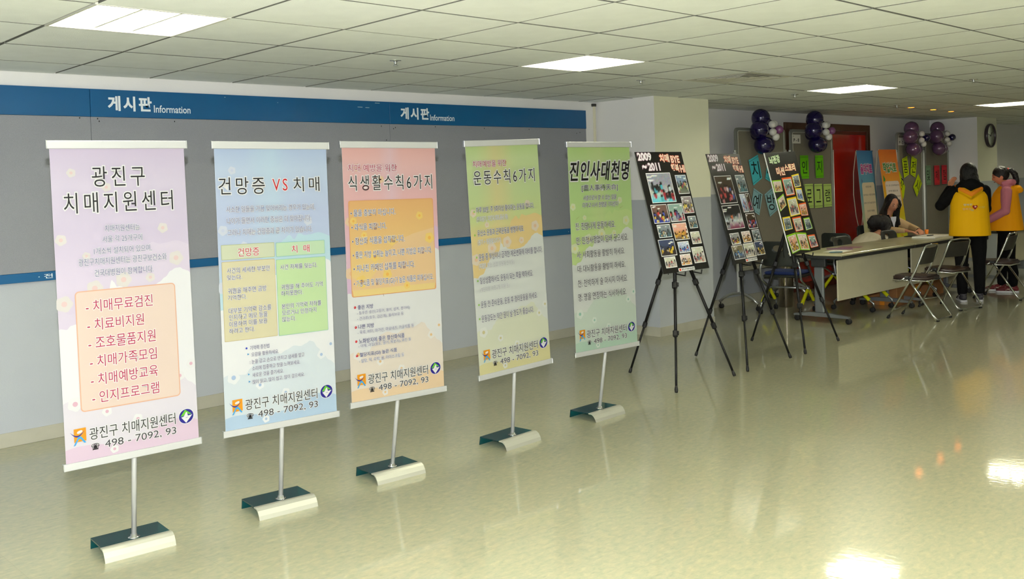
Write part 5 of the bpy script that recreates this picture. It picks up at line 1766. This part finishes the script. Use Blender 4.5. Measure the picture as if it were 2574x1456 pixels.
def standing(t, H, headM, lhand, rhand, lelb, relb, cloth, sleeve, vest, skin, stance=.09, step=0.0, ln=None, rn=None, hc=None, bulk=1.0):
    k = H / 1.69
    S = lambda *p: tuple(q * k for q in p)
    hc = hc or S(0, .03, 1.575)
    LH, RH = lhand, rhand
    b = MB()
    # one continuous body
    loft(b, [ellring(0, 0, .84 * k, .15 * k, .11 * k), ellring(0, 0, .93 * k, .165 * k, .12 * k), ellring(0, .005, 1.06 * k, .13 * k, .095 * k),
             ellring(0, .01, 1.22 * k, .15 * k, .105 * k), ellring(0, 0, 1.34 * k, .165 * k, .1 * k), ellring(0, -.005, 1.41 * k, .1 * k, .07 * k)])
    limb(b, [S(0, -.005, 1.38), S(0, .005, 1.46), (hc[0] * .9, hc[1] * .75, hc[2] - .06 * k)], [.065 * k, .05 * k, .048 * k])
    head(b, hc, headM, k)
    LS, RS = S(-.165, 0, 1.36), S(.165, 0, 1.36)
    limb(b, [LS, lelb, LH[0]], [.05 * k, .04 * k, .025 * k]); limb(b, [RS, relb, RH[0]], [.05 * k, .04 * k, .025 * k])
    hand(b, LH[0], LH[1], LH[2], -1, .6, k); hand(b, RH[0], RH[1], RH[2], 1, .6, k)
    feet = [(-stance, -step), (stance, step)]
    for fx, fy in feet:
        limb(b, [(fx * .95, 0, .86 * k), (fx * 1.0, fy * .6 + .01, .47 * k), (fx, fy, .1 * k)], [.085 * k, .055 * k, .038 * k])
    fuse(b, 'body', [skin], t)
    # trousers
    c = MB()
    loft(c, [ellring(0, 0, .80 * k, .155 * k, .12 * k), ellring(0, 0, .93 * k, .175 * k, .13 * k), ellring(0, 0, 1.0 * k, .155 * k, .115 * k)])
    for fx, fy in feet:
        limb(c, [(fx * .9, 0, .84 * k), (fx * .98, fy * .3, .66 * k), (fx, fy * .6 + .01, .47 * k), (fx, fy - .005, .27 * k), (fx, fy, .12 * k)], [.1 * k, .09 * k, .072 * k, .066 * k, .058 * k])
    fuse(c, 'trousers', [cloth], t)
    # hoodie: trunk and both sleeves
    s = MB()
    loft(s, [ellring(0, 0, .92 * k, .165 * k, .125 * k), ellring(0, 0, 1.1 * k, .155 * k, .12 * k), ellring(0, .0, 1.3 * k, .175 * k, .118 * k),
             ellring(0, -.01, 1.42 * k, .12 * k, .085 * k), ellring(0, -.01, 1.455 * k, .07 * k, .065 * k)])
    for A, E, W_ in ((LS, lelb, LH[0]), (RS, relb, RH[0])):
        A, E, W_ = Vector(A), Vector(E), Vector(W_)
        limb(s, [A, (A + E) / 2, E, (E + W_) / 2, W_ + (E - W_) * .06], [q * k * bulk for q in (.072, .066, .06, .052, .042)])
    return s, k, feet

# --- woman with her back to the camera
az = rad(28)
t1 = thing('person', 'woman seen from behind, yellow vest over black hoodie, hand raised to her face', 'person', (11.95, 4.52, 0), az - pi / 2)
hM = Matrix.Rotation(rad(18), 4, 'Z') @ Matrix.Rotation(rad(-18), 4, 'X')
s, k, feet = standing(t1, 1.66, hM.to_3x3(), ((-.19, .19, 1.38), (.35, .1, 1), (.5, -.6, 0)), ((.04, .3, 1.2), (-.6, .7, .3), (0, 0, 1)),
                      (-.315, .04, 1.17), (.2, .14, 1.12), M_blk, M_blk, M_vest, SKIN, bulk=1.12, stance=.1, step=.03)
for q in (-.09, 0, .09):     # folded hood lying on the shoulders
    s.sphere((q, -.085 - .02 * (1 - abs(q) * 8), 1.385 - .02 * (1 - abs(q) * 8)), (.075, .055, .07))
s.sphere((0, -.03, 1.43), (.12, .085, .06)); s.sphere((.02, -.1, 1.41), (.1, .075, .085))
fuse(s, 'hoodie', [M_blk], t1)
v = MB()
loft(v, [ellring(.0, 0, .80, .235, .185), ellring(0, 0, .9, .228, .18), ellring(0, 0, 1.05, .218, .165), ellring(0, 0, 1.2, .212, .158), ellring(0, -.005, 1.3, .2, .145),
         ellring(0, -.01, 1.37, .165, .118), ellring(0, -.02, 1.41, .12, .09)])
v.tube([(-.13, .0, 1.395), (-.1, -.11, 1.36), (0, -.165, 1.29), (.1, -.11, 1.36), (.13, 0, 1.395)], [.035, .045, .05, .045, .035], 12)
vo = fuse(v, 'vest', [M_vest], t1, smooth=5)
hb = MB().tube([(-.15, -.03, 1.405), (-.115, -.125, 1.37), (0, -.187, 1.3), (.115, -.125, 1.37), (.15, -.03, 1.405)], [.016, .026, .034, .026, .016], 10)
hb.build('vest_hood', mat('orange_hood_cloth', (226, 130, 0), .8), t1)
p = Print()        # crest and small lettering on the back of the vest
hp = [(.0, -.035)] + [(.03 * (1 if i < 8 else 1) * (16 * sin(a) ** 3) / 16, .002 * (13 * cos(a) - 5 * cos(2 * a) - 2 * cos(3 * a) - cos(4 * a))) for i, a in enumerate([pi + .12 + (2 * pi - .24) * q / 15 for q in range(16)])]
p.poly(hp, 1, (150, 30, 20))
p.disc(.004, .004, .012, .008, 2, (236, 214, 190), 10)
for (x, z, w, c) in ((-.13, .03, .1, (190, 206, 190)), (-.14, -.02, .1, (222, 176, 140)), (.04, -.005, .07, (206, 190, 90)), (-.05, -.035, .035, (160, 190, 170))):
    p.text('행복한' if w > .08 else '사랑', x, x + w, z, .026, 1, c)
q = p.build('lettering', M_paper, vo); q.matrix_local = Matrix.Translation((.04, -.168, 1.15)) @ Matrix.Rotation(rad(4), 4, 'X') @ Matrix.Rotation(rad(8), 4, 'Z')
h = MB()
hc = Vector((0, .03, 1.575 * 1.66 / 1.69))
h.sphere(hc + Vector((0, -.022, .02)), (.098, .115, .118), 24, 16)
h.sphere(hc + Vector((.02, -.07, -.05)), (.085, .075, .1), 20, 12)
h.tube([hc + Vector((.03, -.1, -.03)), hc + Vector((.07, -.13, -.1)), hc + Vector((.09, -.125, -.17))], [.05, .042, .02], 12)
h.tube([hc + Vector((-.06, .0, -.02)), hc + Vector((-.07, .01, -.13))], [.04, .025], 10)
# keep the face clear
fuse(h, 'hair', [HAIR], t1)
face_parts(t1, hc, hM.to_3x3(), k, (160, 80, 70))
cup = MB().lathe([(.022, 0), (.026, .06)], n=16).build('cup', M_white); cup.parent = t1; bpy.data.objects.remove(cup)
for fx, fy in feet:
    sneaker(t1, fx, fy + .02, rad(-8 if fx > 0 else 8), mat('grey_sneaker', (52, 50, 56), .6), mat('white_sole', (214, 212, 214), .5), mat('silver_stripe', (196, 196, 200), .4))

# --- woman in profile, pink sleeves
az2 = rad(112)
t2 = thing('person', 'woman in profile with ponytail, amber vest over pink sleeves, looking down', 'person', (13.1, 4.5, 0), az2 - pi / 2)
hM2 = Matrix.Rotation(rad(6), 4, 'Z') @ Matrix.Rotation(rad(-16), 4, 'X')
hc2 = (0, .06, 1.5)
s, k, feet = standing(t2, 1.62, hM2.to_3x3(), ((-.12, .27, .90), (.3, .55, -.8), (.8, -.3, 0)), ((.1, .27, .92), (-.3, .55, -.8), (-.8, -.3, 0)),
                      (-.25, .02, 1.06), (.25, .04, 1.06), M_blk, M_pink, M_vest2, SKIN2, hc=hc2, stance=.085, step=.06)
s.tube([(-.08, .05, 1.41), (-.07, -.05, 1.425), (0, -.09, 1.42), (.07, -.05, 1.425), (.08, .05, 1.41)], [.02, .032, .04, .032, .02], 10)
fuse(s, 'hoodie', [M_pink], t2)
v = MB()
loft(v, [ellring(0, .01, .80, .205, .215), ellring(0, .01, .9, .2, .205), ellring(0, .01, 1.05, .19, .185), ellring(0, .01, 1.2, .178, .165), ellring(0, .0, 1.28, .162, .145),
         ellring(0, -.01, 1.34, .125, .112), ellring(0, -.015, 1.375, .085, .085)])
v.sphere((0, -.125, 1.335), (.085, .065, .05)); v.sphere((0, -.16, 1.315), (.055, .045, .04))
fuse(v, 'vest', [M_vest2], t2, smooth=5)
h = MB()
L2 = lambda x, y, z: hM2.to_3x3() @ Vector((x, y, z)) + Vector(hc2)
hd_ = MB(); hd_.sphere((0, 0, 0), (.084, .1, .105), 28, 18)
vs = [L2(x, y - .018, z + .026) for x, y, z in hd_.v]
h.add(vs, hd_.f, 0, True)
hr = fuse(h, 'hair', [HAIR2], t2)
pt_ = MB().tube([L2(0, -.1, .05), L2(0, -.145, .035), L2(0, -.17, -.03), L2(0, -.165, -.12), L2(0, -.15, -.2)], [.022, .034, .038, .032, .008], 12)
pt_.build('ponytail', HAIR2, t2)
MB().lathe([(.02, -.012), (.026, 0), (.02, .012)], c=L2(0, -.112, .052), axis='y', n=14).build('hair_tie', mat('red_hair_tie', (200, 60, 50), .6), t2)
face_parts(t2, hc2, hM2.to_3x3(), 1.62 / 1.69, (170, 80, 74))
bg = MB().box(-.17, .17, -.006, .006, .42, .84, bev=.004).build('folder', mat('cream_folder', (188, 178, 134), .6))
bg.location = (12.97, 4.86, .02); bg.rotation_euler = (0, 0, rad(70)); tag(bg, 'cream flat folder held in the hands of the woman in pink sleeves', 'folder')
for fx, fy in feet:
    sneaker(t2, fx, fy + .03, 0, mat('dark_red_canvas', (92, 16, 24), .7), mat('white_sole', (0, 0, 0)), mat('cream_lace', (214, 200, 180), .6))

# --- seated people behind the table
def seated(t, lean, hc, hM, elb, wrists, fing, cloth, top, skin, twist=0.0, spread=.11):
    b = MB()
    hip = Vector((0, 0, .56)); ch = Vector((0, lean[0], lean[1])); nk = Vector((0, lean[2], lean[3]))
    def ring(c, a, b_, tl):
        return [(c[0] + a * cos(2 * pi * q / 20), c[1] + b_ * sin(2 * pi * q / 20), c[2] - tl * sin(2 * pi * q / 20)) for q in range(20)]
    tl = .08
    mid = (hip + ch) / 2
    rings = lambda g: [ring((0, 0, .5), .17 + g, .13 + g, 0), ring(hip, .17 + g, .125 + g, .02), ring(mid, .14 + g, .1 + g, .05), ring(ch, .165 + g, .1 + g, tl), ring(ch * .4 + nk * .6, .12 + g, .075 + g, tl)]
    loft(b, rings(0))
    limb(b, [ch * .3 + nk * .7, nk, Vector(hc) + Vector((0, -.01, -.05))], [.06, .05, .046])
    head(b, hc, hM)
    sh = ch * .45 + nk * .55
    S_ = [sh + Vector((q * .165, 0, -.02)) for q in (-1, 1)]
    for q in (0, 1):
        limb(b, [S_[q], elb[q], wrists[q]], [.048, .038, .024])
        hand(b, wrists[q], fing[q], (0, 0, -1), (-1, 1)[q], .35)
        x = (-spread, spread)[q]
        limb(b, [(x, .02, .54), (x * 1.1, .42, .5), (x * 1.1, .44, .1)], [.08, .055, .038])
    fuse(b, 'body', [skin], t)
    c = MB()
    loft(c, [ring((0, 0, .5), .18, .14, 0), ring((0, 0, .6), .18, .135, 0)])
    for x in (-spread, spread):
        limb(c, [(x, .02, .555), (x * 1.1, .42, .515), (x * 1.1, .44, .13)], [.09, .068, .052])
    fuse(c, 'trousers', [cloth], t)
    s = MB()
    loft(s, rings(.018))
    for q in (0, 1):
        A, E, W_ = S_[q], Vector(elb[q]), Vector(wrists[q])
        limb(s, [A, (A + E) / 2, E, (E + W_) / 2, W_ + (E - W_) * .12], [.066, .06, .053, .045, .036])
    fuse(s, 'cardigan', [top], t)
    for x in (-spread, spread):
        sneaker(t, x * 1.1, .46, 0, M_blk, mat('dark_sole', (40, 38, 36), .6))

az3 = rad(-112)
t3 = thing('person', 'seated woman with long straight black hair and glasses, beige cardigan, writing behind the table', 'person', (13.03, 6.12, 0), az3 - pi / 2)
hM3 = Matrix.Rotation(rad(-12), 4, 'Z') @ Matrix.Rotation(rad(-22), 4, 'X')
hc3 = Vector((0, .2, 1.16))
seated(t3, (.08, .84, .12, 1.0), hc3, hM3.to_3x3(), [(-.27, .26, .82), (.27, .28, .82)], [(-.1, .58, .8), (.12, .58, .8)], [(.5, .8, -.15), (-.4, .8, -.15)],
       M_blk, M_beige, SKIN)
face_parts(t3, hc3, hM3.to_3x3(), 1.0, (130, 60, 54), glasses=True)
L3 = lambda x, y, z: hM3.to_3x3() @ Vector((x, y, z)) + hc3
h = MB()
cap_ = MB(); cap_.sphere((0, 0, 0), (.088, .1, .108), 30, 20)
h.add([L3(x, y - .028, z + .026) for x, y, z in cap_.v], cap_.f, 0, True)
for sx in (-1, 1):
    base = L3(sx * .07, .02, .02)
    h.tube([L3(sx * .05, .03, .075), L3(sx * .082, .03, 0), L3(sx * .086, .0, -.08), Vector((sx * .1, .16, .96)), Vector((sx * .105, .2, .85))],
           [(.022, .03), (.026, .045), (.028, .05), (.028, .05), (.016, .035)], 14)
h.tube([L3(0, -.08, 0), L3(0, -.09, -.1), Vector((0, .0, .98))], [(.08, .05), (.09, .05), (.08, .03)], 14)
fuse(h, 'hair', [HAIR], t3)
MB().prism([(-.045, .98), (.045, .98), (.018, .76), (-.018, .76)], -.0, .012, M=Matrix(((1, 0, 0, 0), (0, 0, 1, .215), (0, 1, 0, 0), (0, 0, 0, 1)))).build('blouse', M_whitec, t3)
for sx in (-1, 1):
    MB().tube([(sx * .06, .17, 1.0), (sx * .055, .225, .9), (sx * .02, .24, .76)], [(.018, .03), (.016, .03), (.012, .03)], 10).build('scarf', M_blk, t3)
MB().tube([(-.115, .555, .8), (-.106, .57, .8)], .03, 12).build('wristwatch', M_blackp, t3)

az4 = rad(-8)
t4 = thing('person', 'person bent forward behind the table, black hair and pale beige back', 'person', (11.62, 5.86, 0), az4 - pi / 2)
hM4 = Matrix.Rotation(rad(-14), 4, 'Z') @ Matrix.Rotation(rad(-38), 4, 'X')
hc4 = Vector((0, .70, .88))
seated(t4, (.34, .70, .56, .78), hc4, hM4.to_3x3(), [(-.2, .62, .56), (.2, .6, .56)], [(-.1, .78, .6), (.12, .76, .6)], [(.3, .9, -.1), (-.3, .9, -.1)],
       M_blk, mat('pale_beige_knit', (214, 204, 176), .9, spec=.1), SKIN)
face_parts(t4, hc4, hM4.to_3x3(), 1.0, (150, 80, 70))
L4 = lambda x, y, z: hM4.to_3x3() @ Vector((x, y, z)) + hc4
h = MB()
cap_ = MB(); cap_.sphere((0, 0, 0), (.1, .118, .12), 26, 16)
h.add([L4(x, y - .034, z + .02) for x, y, z in cap_.v], cap_.f, 0, True)
h.tube([L4(0, -.1, .03), L4(0, -.17, -.04), L4(0, -.2, -.13)], [(.08, .07), (.09, .06), (.07, .03)], 14)
for sx in (-1, 1):
    h.tube([L4(sx * .08, .0, .04), L4(sx * .09, -.02, -.08), L4(sx * .09, -.03, -.17)], [(.03, .05), (.03, .06), (.012, .04)], 12)
fuse(h, 'hair', [HAIR], t4)
og = MB().lathe([(.018, 0), (.02, .002), (.026, .06), (.0235, .06), (.018, .006), (0, .006)], n=20).build('cup', mat('orange_cup', (250, 140, 40), .4))  # cup form stands in for an orange patch by the hands
og.location = (12.85, 5.42, .753); tag(og, 'small orange cup shape standing in for an orange patch beside the hands of the seated woman', 'cup')
